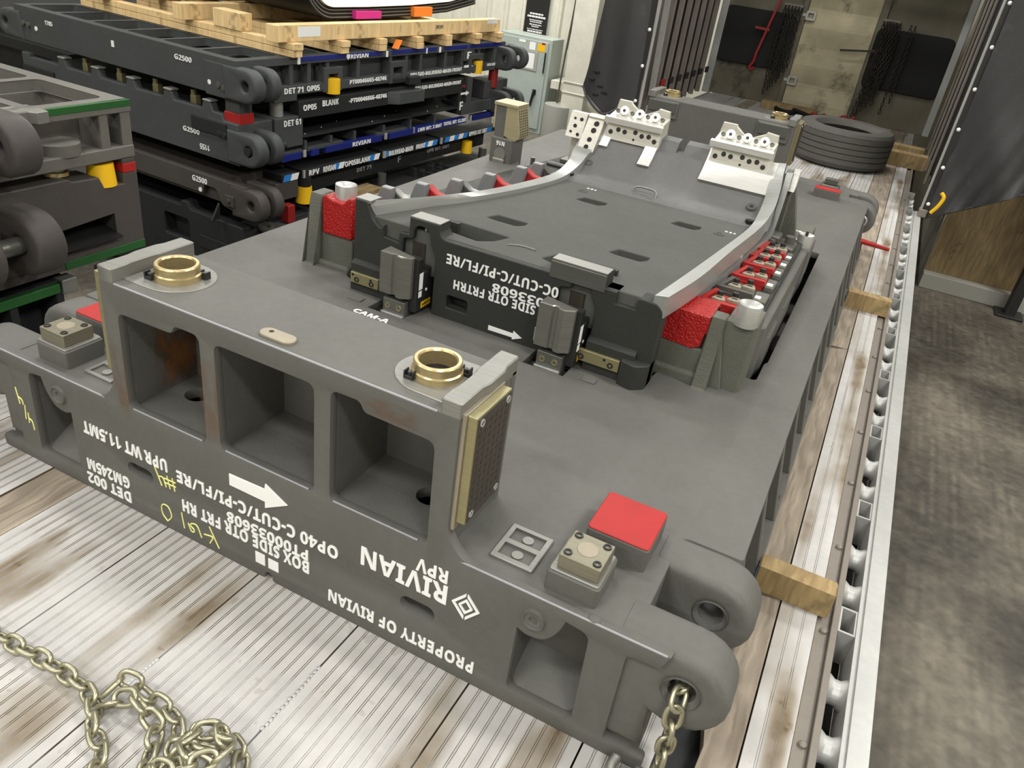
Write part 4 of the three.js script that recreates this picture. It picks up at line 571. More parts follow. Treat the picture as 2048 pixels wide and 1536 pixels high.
  part('lettering', [text('A 7', 'y', -1.735, 0.4995, -4.22, 0.06, 0.02), text('041', 'y', -1.64, 0.4995, -4.42, 0.06, 0.02), text('0 60048', 'y', -1.55, 0.5195, -4.28, 0.12, 0.02)], M.white, ring);
}
// ---------- chains ----------
const linkGeo = (() => {
  const L = 0.0275, R = 0.0175, pts = [];
  for (let i = 0; i <= 6; i++) { const a = -Math.PI / 2 + Math.PI * i / 6; pts.push([0, R * Math.sin(a), (L - R) + R * Math.cos(a)]); }
  for (let i = 0; i <= 6; i++) { const a = Math.PI / 2 + Math.PI * i / 6; pts.push([0, R * Math.sin(a), -(L - R) + R * Math.cos(a)]); }
  return metreUV(prep(tube(pts, 0.0064, 26, 7, true)));
})();
function layChain(parent, path, roll0 = 0.75, alt = true, geo = linkGeo, m = M.chain, pitch = 0.0425) {
  const c = new THREE.CatmullRomCurve3(path.map(p => V(...p))), n = Math.floor(c.getLength() / pitch), P = parent._p;
  for (let i = 0; i <= n; i++) {
    const u = Math.min(1, i / Math.max(1, n)), p = c.getPointAt(u), t = c.getTangentAt(u);
    const o = new THREE.Mesh(geo, m); o.name = numbered('link'); o.castShadow = o.receiveShadow = true; o._p = P;
    const up = Math.abs(t.y) > 0.9 ? V(1, 0, 0.2) : V(0, 1, 0);
    o.quaternion.setFromRotationMatrix(new THREE.Matrix4().lookAt(t, V(0, 0, 0), up));
    o.rotateZ((alt && i % 2 ? -1 : 1) * roll0 + (alt ? 0.1 : 0) + rr(-0.12, 0.12));
    o.position.set(p.x - P[0], p.y - P[1], p.z - P[2]); parent.add(o);
  }
}
{
  const c1 = thing('chain', 'loose galvanised steel chain lying in a line and a tangled heap on the deck', 'chain', [-1.1, 0, -0.7]);
  const y = 0.0215, P = (a) => a.map(([x, z, h]) => [x, y + (h || 0), z]);
  layChain(c1, P([[-1.60, -0.71], [-1.52, -0.713], [-1.448, -0.717], [-1.377, -0.722], [-1.308, -0.722], [-1.233, -0.717], [-1.178, -0.696], [-1.145, -0.665], [-1.105, -0.645], [-1.067, -0.625], [-1.039, -0.59], [-1.0, -0.54], [-0.95, -0.55], [-0.93, -0.6]]));
  layChain(c1, P([[-0.93, -0.6], [-0.97, -0.66, 0.004], [-1.0, -0.70], [-1.02, -0.728], [-1.06, -0.735, 0.02], [-1.10, -0.74, 0.03], [-1.135, -0.73, 0.02], [-1.155, -0.715, 0.0], [-1.175, -0.738, 0.012], [-1.15, -0.77, 0.03], [-1.10, -0.772, 0.01], [-1.055, -0.775], [-1.01, -0.768], [-0.972, -0.745], [-0.95, -0.71], [-0.938, -0.67, 0.012], [-0.93, -0.63, 0.02]]));
  layChain(c1, P([[-0.95, -0.74, 0.01], [-0.925, -0.775, 0.005], [-0.88, -0.79], [-0.835, -0.782, 0.0], [-0.805, -0.755], [-0.80, -0.71], [-0.83, -0.67, 0.01], [-0.88, -0.66, 0.02], [-0.91, -0.69, 0.03], [-0.885, -0.73, 0.035], [-0.85, -0.735, 0.03], [-0.84, -0.70, 0.04], [-0.875, -0.69, 0.055], [-0.92, -0.72, 0.045], [-0.90, -0.765, 0.04], [-0.86, -0.765, 0.05]]));
  layChain(c1, P([[-0.86, -0.765, 0.05], [-0.83, -0.74, 0.05], [-0.85, -0.69, 0.06], [-0.89, -0.65, 0.05], [-0.93, -0.64, 0.04], [-0.91, -0.6, 0.02], [-0.86, -0.61], [-0.83, -0.64, 0.01]]));
  const c2 = thing('lug_chain', 'yellowish steel chain hanging through the hole of the front right lug', 'chain', [-0.01, 0.02, -1.2]);
  layChain(c2, [[-0.012, 0.262, -1.40], [-0.012, 0.262, -1.30], [-0.012, 0.272, -1.235], [-0.01, 0.235, -1.212], [-0.006, 0.175, -1.205], [-0.004, 0.11, -1.20], [-0.006, 0.06, -1.185], [-0.03, 0.03, -1.15], [-0.06, 0.024, -1.09]], 0.78, true);
  part('grab_hook', [tube([[-0.045, 0.05, -1.18], [-0.06, 0.03, -1.165], [-0.085, 0.022, -1.16], [-0.10, 0.03, -1.18], [-0.095, 0.05, -1.20]], 0.012, 20, 8), bx(-0.05, -0.02, 0.03, 0.07, -1.19, -1.16, 0.008)], M.machined, c2, 'steel grab hook');
  const c3 = thing('lug_chain', 'steel chain wrapped through the front left lug at the frame edge', 'chain', [-2.26, 0.0, -1.25]);
  layChain(c3, [[mx(-0.012), 0.27, -1.36], [mx(-0.012), 0.275, -1.24], [-2.262, 0.24, -1.20], [-2.27, 0.17, -1.19], [-2.275, 0.09, -1.18], [-2.28, 0.03, -1.15], [-2.30, 0.022, -1.08]], 0.78);
  const c4 = thing('lug_ring', 'small steel shackle ring in the far right lug hole of the die base', 'ring', [-0.012, 0.25, -5.70]);
  part('ring', tube([[-0.012, 0.262, -5.70], [0.03, 0.25, -5.70], [0.035, 0.29, -5.70], [0.0, 0.31, -5.70], [-0.03, 0.29, -5.70]], 0.009, 24, 8, true), M.steel, c4);
  // chains hung on the bulkhead racks
  const small = (() => { const pts = []; for (let i = 0; i < 10; i++) { const a = i / 10 * 6.2832; pts.push([0, 0.017 * Math.sin(a), 0.028 * Math.cos(a)]); } return metreUV(prep(tube(pts, 0.0065, 10, 4, true))); })();
  const dark = std(0x3a3732, 0.5, 0.5);
  const hung = (x, i, side, len) => {
    const t = thing('hanging_chain', side, 'chain', [x, 1.27, -12.05], side.includes('door') ? 'chains on the bulkhead racks' : undefined);
    for (const o of [0, 0.05]) layChain(t, [[x + o, 1.26, -12.03], [x + o + rr(-0.02, 0.02), 1.26 - len / 2, -12.05 - rr(0, 0.03)], [x + o + rr(-0.03, 0.03), 1.26 - len + o * 3, -12.06]], 0.785, true, small, dark, 0.05);
  };
  const nth = ['first', 'second', 'third', 'fourth', 'last'];
  for (let i = 0; i < 5; i++) hung(mix(-1.84, -1.62, (i + .5) / 5), i, `dark chain, ${nth[i]} from the left on the rack left of the bulkhead door`, 1.1 - i * 0.06);
  for (let i = 0; i < 5; i++) hung(mix(-0.57, -0.38, (i + .5) / 5), i, `dark chain, ${nth[i]} from the left on the rack right of the bulkhead door`, 1.16 - i * 0.05);
  hung(-0.22, 9, 'lone dark chain hanging apart over the right black panel of the bulkhead', 1.05);
  const sb = thing('snap_binder', 'red lever binder hanging in front of the left black bulkhead panel', 'load binder', [-1.93, 0.4, -12.1]);
  part('lever', [bar([-1.90, 1.42, -12.1], [-2.05, 0.62, -12.09], 0.035, 0.03), bar([-1.955, 0.95, -12.1], [-2.15, 0.96, -12.08], 0.03, 0.03)], M.redDull, sb);
  part('hook', tube([[-2.05, 0.62, -12.09], [-2.06, 0.52, -12.08], [-2.09, 0.46, -12.07], [-2.06, 0.42, -12.07], [-2.03, 0.46, -12.07]], 0.022, 16, 7), M.redDull, sb);
  const lr = thing('lever_bar', 'thin dark lever bar sticking out from the right chain rack across the door', 'bar', [-0.75, 0.83, -12.1]);
  part('shaft', bar([-0.98, 0.86, -12.1], [-0.52, 0.92, -12.1], 0.02, 0.025), M.blackSteel, lr);
  part('ferrule', [bx(-0.56, -0.50, 0.89, 0.945, -12.125, -12.075, 0.008)], M.redDull, lr);
}
// ---------- blocks, tyre and small things on the deck ----------
function dunnage(x0, x1, h, z0, z1, label, name = 'wood_block', cat = 'wood block', y0 = 0.001, blue = true) {
  const t = thing(name, label, cat, [(x0 + x1) / 2, y0, (z0 + z1) / 2]);
  part('timber', ext('x', [[z0, y0], [z1, y0], [z1, y0 + h], [z0, y0 + h]], x0, x1, { bevel: 0.005, r: 0.004 }), M.dunnage, t);
  if (blue) part('blue_paint', bx(x0 - 0.0015, x0 + 0.012, y0 + 0.012, y0 + h - 0.01, z0 + 0.008, z1 - 0.004, 0.001), M.sky, t, 'blue painted end');
  return t;
}
dunnage(0.068, 0.298, 0.092, -2.065, -2.0, 'nearer wood block on edge between the die base and the side rail');
dunnage(0.072, 0.318, 0.095, -4.815, -4.74, 'farther wood block on edge between the die base and the side rail');
dunnage(0.0, 0.44, 0.14, -9.78, -9.6, 'brown timber lying across the deck in the corner beside the tyre', 'timber', 'timber', 0.002, false);
dunnage(-0.10, 0.40, 0.12, -10.4, -10.2, 'darker timber behind the first one in the deck corner', 'timber', 'timber', 0.002, false);
dunnage(-1.75, -1.0, 0.10, -11.9, -11.75, 'brown timber at the foot of the bulkhead beside the door', 'timber', 'timber', 0.002, false);
{
  const t = thing('tyre', 'worn black truck tyre lying flat on the deck behind the die', 'tyre', [-0.43, 0.002, -9.1]);
  const g = [], R = 0.485, H = 0.385; const pr = [[0.30, 0.06], [0.31, 0.03], [0.40, 0.0], [0.455, 0.02], [0.478, 0.055]];
  for (let i = 0; i < 5; i++) { const a = 0.06 + i * 0.055, b = a + 0.046; pr.push([R, a], [R, b], [R - 0.013, b + 0.001], [R - 0.013, b + 0.008]); }
  pr.push([0.478, H - 0.052], [0.455, H - 0.018], [0.40, H], [0.33, H - 0.012], [0.292, H - 0.05], [0.285, H - 0.06], [0.30, H - 0.075], [0.36, H - 0.09], [0.43, 0.19], [0.36, 0.09], [0.30, 0.06]);
  part('tread', lathe(pr, -0.43, 0.002, -9.1, 64), M.rubber, t);
  const s = thing('plastic_wedge', 'bright red pointed plastic wedge on the deck beside the far right lug', 'wedge', [0.14, 0, -6.2]);
  part('wedge', ext('y', [[0.028, -6.26], [0.262, -6.17], [0.258, -6.155], [0.03, -6.17]], 0.002, 0.02, { bevel: 0.002 }), M.red, s);
  const h = thing('air_hose', 'black coil of hose on the deck at the foot of the bulkhead door', 'hose', [-1.4, 0.0, -11.8]);
  part('coil', [tube([[-1.5, 0.03, -11.7], [-1.35, 0.03, -11.62], [-1.25, 0.05, -11.75], [-1.4, 0.07, -11.9], [-1.55, 0.05, -11.85]], 0.03, 40, 8, true), tube([[-1.3, 0.07, -11.7], [-1.1, 0.05, -11.6], [-0.95, 0.03, -11.5], [-0.85, 0.03, -11.4]], 0.025, 20, 8)], M.black, h);
  for (const [x, z, l] of [[-0.98, -11.7, 'small red strap end on the deck left of the door foot'], [-0.62, -12.0, 'small red strap end on the deck right of the door foot']]) { const r = thing('strap_end', l, 'strap', [x, 0, z]); part('webbing', tube([[x - 0.1, 0.03, z], [x - 0.03, 0.07, z + 0.03], [x + 0.04, 0.04, z], [x + 0.1, 0.08, z - 0.03]], 0.025, 14, 6), M.redDull, r); }
}
// ---------- stacked dies left of the trailer (own frame: x outward, -z along the side) ----------
const BP = [-4.10, 0, -4.25], BT = -0.0524;
const earZ = (xc, yc, r, z0, z1, root, hr = 0.034) => {
  const o = []; for (let i = 0; i <= 14; i++) { const a = (-90 + i * 180 / 14) / 180 * Math.PI; o.push([xc + r * Math.cos(a), yc + r * Math.sin(a), 0]); }
  o.push([root, yc + r], [root, yc - r]);
  return ext('z', o, z0, z1, { holes: [circ(xc, yc, hr, 18)], bevel: 0.02, seg: 3, crease: 0.9 });
};
const bt = (m, p, str, s0, s1, y0, y1, x = 0.001, face = 'x') => part('lettering', text(str, face, x, (y0 + y1) / 2, -(s0 + s1) / 2, s1 - s0, y1 - y0, 0.004), m, p);
const gridTop = (x0, x1, z0, z1, y0, y1, nx, nz, rim, rib) => {
  const holes = [], w = (x1 - x0 - 2 * rim - (nx - 1) * rib) / nx, d = (z1 - z0 - 2 * rim - (nz - 1) * rib) / nz;
  for (let i = 0; i < nx; i++) for (let j = 0; j < nz; j++) { const a = x0 + rim + i * (w + rib), b = z0 + rim + j * (d + rib); holes.push(rect(a, a + w, b, b + d)); }
  return ext('y', rect(x0, x1, z0, z1), y0, y1, { holes, bevel: 0.003, hr: 0.04 });
};
{ // first (upper) half
  const t = localThing('die_half', 'dark upper die half topmost in the black stack, pallet of sheet metal on it', 'die', BP, BT);
  const c = part('casting', [gridTop(-2.4, 0, -3.7, 0, 0.60, 0.655, 6, 8, 0.07, 0.04), bx(-2.4, -0.12, 0.52, 0.56, -3.65, -0.03, 0), bx(-2.4, 0.0, 0.40, 0.652, -0.07, 0, 0.006), bx(-0.14, -0.10, 0.40, 0.62, -3.65, -0.05, 0), bx(-0.3, 0, 0.385, 0.455, -3.68, -0.42, 0.006), bx(-2.4, -0.2, 0.40, 0.45, -3.65, -0.05, 0), bx(-0.30, 0.0, 0.385, 0.62, -0.22, 0.004, 0.012), bx(-0.26, 0.0, 0.34, 0.41, -0.6, -0.36, 0.01)], M.castDark, t);
  const ribs = [0.55, 0.74, 0.95, 1.32, 1.75, 1.98, 2.2, 2.6, 2.9, 3.2, 3.5]; part('side_rib', ribs.map(s => bx(-0.12, -0.01, 0.44, 0.62, -s - 0.02, -s + 0.02, 0.004)), M.castDark, t);
  part('clamp_frame', [[0.88, 1.10], [1.72, 1.95], [3.0, 3.25]].map(([a, b]) => ext('x', [[-a, 0.38], [-a, 0.56], [-b, 0.56], [-b, 0.38], [-b + 0.05, 0.38], [-b + 0.05, 0.51], [-a - 0.05, 0.51], [-a - 0.05, 0.38]], -0.08, 0.012, { bevel: 0.004 })), M.castDark, t);
  for (const [s0, s1, w] of [[0.64, 1.02, 0], [1.02, 1.62, 0], [1.74, 2.42, 0], [2.55, 2.95, 0], [2.99, 3.62, 0]]) part('blue_edge', bx(-0.02, 0.003, 0.616, 0.652, -s1, -s0, 0.002), M.blue, t, 'dark blue painted edge');
  part('paint_mark', [[0.60, 0.63], [1.66, 1.69], [2.46, 2.49], [2.25, 2.27]].map(([a, b]) => bx(-0.01, 0.005, 0.60, 0.648, -b, -a, 0.002)), M.white, t);
  for (const [a, b] of [[-0.085, 0.02], [-0.235, -0.145], [-3.62, -3.53], [-3.88, -3.79]]) part('lug', earZ(0.10, 0.505, 0.112, a, b, -0.1), M.castDark, t);
  part('rear_beam', bx(-0.2, 0.0, 0.40, 0.62, -3.9, -3.5, 0.01), M.castDark, t);
  part('lug', [earZ(0.10, 0.505, 0.105, -0.08, 0.01, -0.1).rotateY(Math.PI).translate(-2.42, 0, -0.06)], M.castDark, t);
  part('bolt_pair', [lathe([[0, .014], [.02, .012], [.022, 0]], -0.16, 0.47, 0.002, 14, 'z'), lathe([[0, .014], [.02, .012], [.022, 0]], -0.11, 0.462, 0.002, 14, 'z'), lathe([[0, .014], [.02, .012], [.022, 0]], -2.30, 0.53, 0.002, 14, 'z'), lathe([[0, .014], [.02, .012], [.022, 0]], -2.24, 0.525, 0.002, 14, 'z')], M.darkSteel, t);
  part('paint_mark', [cyl('z', 0.017, -0.002, 0.004, -0.25, 0.475), cyl('z', 0.017, -0.002, 0.004, -2.15, 0.51), bx(-1.26, -1.23, 0.53, 0.575, -0.002, 0.004, 0.002)], M.white, t);
  part('lettering', [text('G2500', 'z', -0.50, 0.585, 0.001, 0.17, 0.035), text('1785', 'z', -1.98, 0.575, 0.001, 0.09, 0.032)], M.white, t);
  bt(M.white, t, 'DET 71', 0.46, 0.66, 0.40, 0.44, 0.001); bt(M.white, t, 'OP05', 0.70, 0.84, 0.40, 0.44, 0.001); bt(M.white, t, 'BLANK', 0.88, 1.05, 0.405, 0.445, 0.001);
  bt(M.white, t, 'RIVIAN', 1.20, 1.42, 0.612, 0.642, 0.004); part('shield_emblem', ext('x', [[-1.15, 0.645], [-1.19, 0.645], [-1.19, 0.62], [-1.17, 0.605], [-1.15, 0.62]], 0.002, 0.007, { bevel: 0.001 }), M.white, t);
  bt(M.white, t, 'PT00046665-48746', 1.20, 1.68, 0.415, 0.448); bt(M.white, t, 'RPV-SUO-BULKHEAD-MAIN-FRONT', 2.03, 2.88, 0.415, 0.448); bt(M.white, t, 'UPR DIE 5.2MT', 3.36, 3.66, 0.43, 0.456); bt(M.white, t, 'F', 2.96, 3.03, 0.52, 0.585, -0.0);
  part('sign_plate', bx(-0.03, -0.001, 0.50, 0.60, -3.10, -2.9, 0.003), M.castDark, t);
  part('arrow_mark', ext('x', [[-2.92, 0.44], [-3.02, 0.44], [-3.02, 0.43], [-3.08, 0.45], [-3.02, 0.472], [-3.02, 0.462], [-2.92, 0.462]], 0.0, 0.006, { bevel: 0.001 }), M.white, t);
  const y1 = part('stop_sleeve', [cyl('y', 0.062, 0.366, 0.475, 0.0, -0.99)], M.yellow, t, 'yellow stop sleeve'); part('stop_sleeve', [cyl('y', 0.055, 0.37, 0.49, -0.02, -3.2)], M.yellow, t, 'yellow stop sleeve');
  part('guide_pin', [cyl('y', 0.05, 0.23, 0.40, -0.09, -0.47)], M.steel, t); part('rear_guide_pin', cyl('y', 0.05, 0.2, 0.40, -0.05, -3.6), M.redDull, t);
  part('latch_block', [bx(-0.15, 0.06, 0.36, 0.43, -2.12, -1.95, 0.008), bx(-0.1, 0.02, 0.38, 0.42, -1.95, -1.76, 0.006)], M.castBlack, t);
}
{ // second (lower) half of the first die
  const t = localThing('die_half', 'dark lower die half with scalloped front edge, second from the top of the black stack', 'die', BP, BT);
  const fr = []; fr.push([-2.4, -0.06], [0, -0.06], [0, 0.215, 0.02], [-0.13, 0.215, 0.01], [-0.15, 0.275, 0.01]);
  for (let i = 0; i < 5; i++) { const x = -0.22 - i * 0.40; fr.push([x - 0.02, 0.275, 0.01], [x - 0.04, 0.335 - 0.0, 0.02], [x - 0.11, 0.34, 0.02], [x - 0.13, 0.275, 0.02]); }
  fr.push([-2.30, 0.275], [-2.30, 0.30], [-2.4, 0.30]);
  part('casting', [ext('z', fr, -0.06, 0, { bevel: 0.004, r: 0.004 }), bx(-2.4, -0.45, -0.05, 0.06, -3.65, -0.05, 0), bx(-2.3, -0.55, 0.06, 0.24, -3.5, -0.06, 0), bx(-0.5, -0.06, -0.06, 0.2, -0.62, -0.05, 0.01), bx(-0.28, 0, 0.0, 0.23, -0.66, -0.36, 0.008), bx(-0.3, 0, -0.05, 0.235, -0.34, 0.002, 0.014)], M.castDark, t);
  part('face_plate', ext('x', [[-0.61, 0.20], [-0.61, 0.335], [-2.93, 0.345], [-2.93, 0.0], [-2.87, 0.0], [-2.87, 0.205], [-0.66, 0.205]], -0.09, 0.004, { bevel: 0.003 }), M.castBlack, t);
  part('shelf_plate', bx(-0.5, 0.0, 0.055, 0.068, -2.95, -0.64, 0.003), M.castBlack, t);
  part('cavity_back', bx(-0.5, -0.45, -0.06, 0.33, -3.0, -0.6, 0), M.castBlack, t);
  part('rivet', Array.from({ length: 8 }, (_, i) => new THREE.SphereGeometry(0.007, 8, 6).translate(-0.04 - (i % 3) * 0.08, 0.071, -0.72 - i * 0.28)), M.steel, t);
  part('bottom_edge', [[0.36, 0.66], [0.72, 1.15], [1.6, 2.05]].map(([a, b]) => bx(-0.25, -0.01, -0.06, -0.03, -b, -a, 0.003)).concat([0.7, 1.0, 1.3, 1.7, 2.1, 2.5].map(s => bx(-0.3, -0.01, -0.05, 0.03, -s - 0.015, -s + 0.015, 0.003))), M.castDark, t);
  for (const [s0, s1] of [[0.42, 0.64], [0.75, 0.84], [0.92, 1.66], [1.76, 2.2], [2.2, 3.06], [3.2, 3.7]]) part('blue_edge', bx(-0.06, 0.003, -0.10, -0.048, -s1, -s0, 0.002), M.blue, t, 'dark blue painted edge');
  part('edge_mark', [[0.66, 0.69], [1.7, 1.73], [2.13, 2.15], [3.13, 3.16]].map(([a, b]) => bx(-0.01, 0.006, -0.095, -0.04, -b, -a, 0.002)), M.alu, t);
  part('far_frame', [bx(-0.25, 0, 0.0, 0.34, -3.12, -3.03, 0.006), bx(-0.25, 0, -0.02, 0.09, -3.7, -2.95, 0.006), bx(-0.25, -0.03, 0.09, 0.27, -3.9, -3.42, 0.01)], M.castDark, t);
  for (const [a, b] of [[-0.085, 0.02], [-0.235, -0.145], [-3.62, -3.53], [-3.88, -3.79]]) part('lug', earZ(0.11, 0.07, 0.115, a, b, -0.1), M.castDark, t);
  part('lug_pin', [cyl('z', 0.03, -0.34, 0.03, 0.11, 0.07)], M.castBlack, t);
  part('spacer', [bx(-0.15, 0.0, 0.225, 0.30, -0.16, -0.02, 0.006)], M.red, t, 'red painted spacer block'); part('spacer_cap', bx(-0.145, -0.005, 0.295, 0.40, -0.15, -0.03, 0.005), M.castDark, t);
  part('rear_spacer', [bx(-0.14, 0.0, 0.25, 0.27, -2.99, -2.9, 0.003)], M.redDull, t);
  part('clip', Array.from({ length: 5 }, (_, i) => bx(-0.335 - i * 0.40, -0.255 - i * 0.40, 0.335, 0.348, -0.07, 0.004, 0.004)), M.steel, t);
  part('valve', Array.from({ length: 5 }, (_, i) => [bx(-0.115 - i * 0.40 - 0.03, -0.115 - i * 0.40 + 0.03, 0.26, 0.33, -0.12, -0.07, 0.006), cyl('y', 0.02, 0.33, 0.365, -0.125 - i * 0.40, -0.09)]).flat(), M.brassDull, t);
  part('hinge_cover', [bx(-0.45, -0.10, 0.12, 0.215, 0.0, 0.018, 0.005), lathe([[0, .018], [.02, .016], [.022, 0]], -0.16, 0.14, 0.016, 14, 'z'), lathe([[0, .018], [.02, .016], [.022, 0]], -0.115, 0.135, 0.016, 14, 'z'), bx(-2.38, -2.0, 0.12, 0.21, 0.0, 0.02, 0.005)], M.castBlack, t);
  part('paint_mark', cyl('z', 0.02, -0.002, 0.004, -0.06, -0.005), M.white, t);
  part('lettering', [text('G2500', 'z', -0.47, 0.095, 0.001, 0.17, 0.035), text('1155', 'zflip', -0.34, 0.0, 0.001, 0.10, 0.04)], M.white, t);
  bt(M.white, t, 'OP05', 0.655, 0.80, 0.262, 0.305, 0.006); bt(M.white, t, 'BLANK', 0.87, 1.06, 0.275, 0.32, 0.006); bt(M.white, t, 'DET 61', 0.45, 0.63, 0.165, 0.21, 0.002); bt(M.white, t, '-PT00046666-48746', 1.19, 1.69, 0.27, 0.305, 0.006); bt(M.white, t, 'RPV-SUO-BULKHEAD-MAIN-FRONT', 2.11, 2.88, 0.295, 0.328, 0.006); bt(M.white, t, 'F', 2.895, 2.95, 0.04, 0.12, 0.006);
  bt(M.white, t, 'RIVIAN', 1.25, 1.49, -0.092, -0.058, 0.005); bt(M.white, t, 'LWR WT: 7.0MT', 2.20, 2.60, -0.088, -0.055, 0.005); bt(M.white, t, 'TOTAL WT: 12.2MT', 2.63, 3.05, -0.085, -0.05, 0.005);
  part('arrow_mark', ext('x', [[-2.90, 0.185], [-3.0, 0.185], [-3.0, 0.172], [-3.06, 0.195], [-3.0, 0.218], [-3.0, 0.205], [-2.90, 0.205]], 0.0, 0.006, { bevel: 0.001 }), M.white, t);
  part('cam_lip', ext('y', [[-0.02, -1.68], [0.07, -1.80], [0.08, -2.16], [-0.02, -2.16]], 0.21, 0.315, { bevel: 0.004 }), M.castDark, t);
}
{ // third: upper half of the second die
  const t = localThing('die_half', 'brownish die half with blue and white striped tape, third down the black stack', 'die', BP, BT);
  part('casting', [ext('z', [[-2.4, -0.36], [-0.40, -0.36], [-0.38, -0.29, 0.02], [-0.25, -0.29, 0.03], [-0.2, -0.40, 0.03], [-0.05, -0.425, 0.02], [0.06, -0.425, 0.05], [0.06, -0.21], [-2.4, -0.205]], -0.09, 0, { bevel: 0.004, r: 0.006 }), bx(-2.4, -0.2, -0.40, -0.21, -3.68, -0.05, 0), bx(-0.25, 0, -0.40, -0.26, -0.60, -0.35, 0.006)], M.castBrown, t);
  const e = (a, b) => part('lug', earZ(0.10, -0.335, 0.118, a, b, -0.1), M.castBrown, t); e(-0.09, 0.006); e(-0.235, -0.145);
  part('bolt_pad', [bx(-0.15, -0.06, -0.385, -0.30, 0, 0.02, 0.006), lathe([[0, .016], [.016, .012], [.018, 0]], -0.105, -0.34, 0.018, 14, 'z')], M.castBrown, t);
  for (const [s0, s1] of [[0.42, 0.6], [0.66, 1.62], [1.70, 2.56], [2.62, 3.7]]) part('edge_bar', bx(-0.2, 0.0, -0.262, -0.20, -s1, -s0, 0.004), M.castBlack, t);
  part('edge_mark', [[0.655, 0.68], [1.69, 1.73], [2.61, 2.645]].map(([a, b]) => bx(-0.01, 0.005, -0.262, -0.2, -b, -a, 0.002)), M.alu, t);
  const tape = (s0, s1, n) => { for (let i = 0; i < n; i++) { const a = mix(s0, s1, i / n), b = mix(s0, s1, (i + 1) / n), k = 0.02; part('tape_stripe', ext('x', [[-a, -0.255], [-b, -0.255], [-b - k, -0.205], [-a - k, -0.205]], 0.0, 0.003, { bevel: 0 }), i % 2 ? M.white : M.sky, t); } };
  tape(0.43, 0.59, 2); tape(1.01, 1.14, 2); tape(1.48, 1.62, 2); tape(1.72, 1.76, 1); tape(2.30, 2.54, 3); tape(2.68, 3.10, 5); tape(3.5, 3.6, 1);
  const L = (s, a, b, y0 = -0.252, y1 = -0.208) => bt(M.white, t, s, a, b, y0, y1, 0.002);
  L('RPV', 0.72, 0.84); L('RIVIAN', 0.89, 1.04); L('OP05BLANK', 1.16, 1.50); L('BULKHEAD-MAIN', 1.77, 2.14); L('FRONT', 2.19, 2.34); L('UPPER DIE 5MT', 3.14, 3.5);
  bt(M.alu, t, 'DET 71', 1.42, 1.62, -0.36, -0.325, -0.08); bt(M.alu, t, 'F', 2.02, 2.07, -0.37, -0.31, -0.08); bt(M.alu, t, 'UPR WT: 5MT', 2.5, 2.9, -0.35, -0.315, -0.08);
  part('dark_web', bx(-0.3, -0.085, -0.42, -0.26, -3.6, -0.6, 0), M.castBlack, t);
  part('lettering', text('G2500', 'z', -0.42, -0.26, 0.001, 0.155, 0.042), M.white, t); part('paint_mark', cyl('z', 0.017, -0.002, 0.004, -0.40 - 0.02, -0.335), M.white, t);
  part('stop_sleeve', [cyl('y', 0.07, -0.47, -0.335, -0.03, -0.70, 0.06)], M.yellow, t, 'yellow stop sleeve'); part('stop_sleeve', [cyl('y', 0.062, -0.44, -0.32, -0.05, -3.2, 0.055)], M.yellow, t, 'yellow stop sleeve');
  part('sleeve_cap', cyl('y', 0.055, -0.335, -0.26, -0.03, -0.70), M.black, t);
  part('bracket', [ext('x', [[0.02, -0.5], [0.02, -0.38], [0.1, -0.5]], -0.22, -0.2, { bevel: 0.002 })], M.castBlack, t);
}
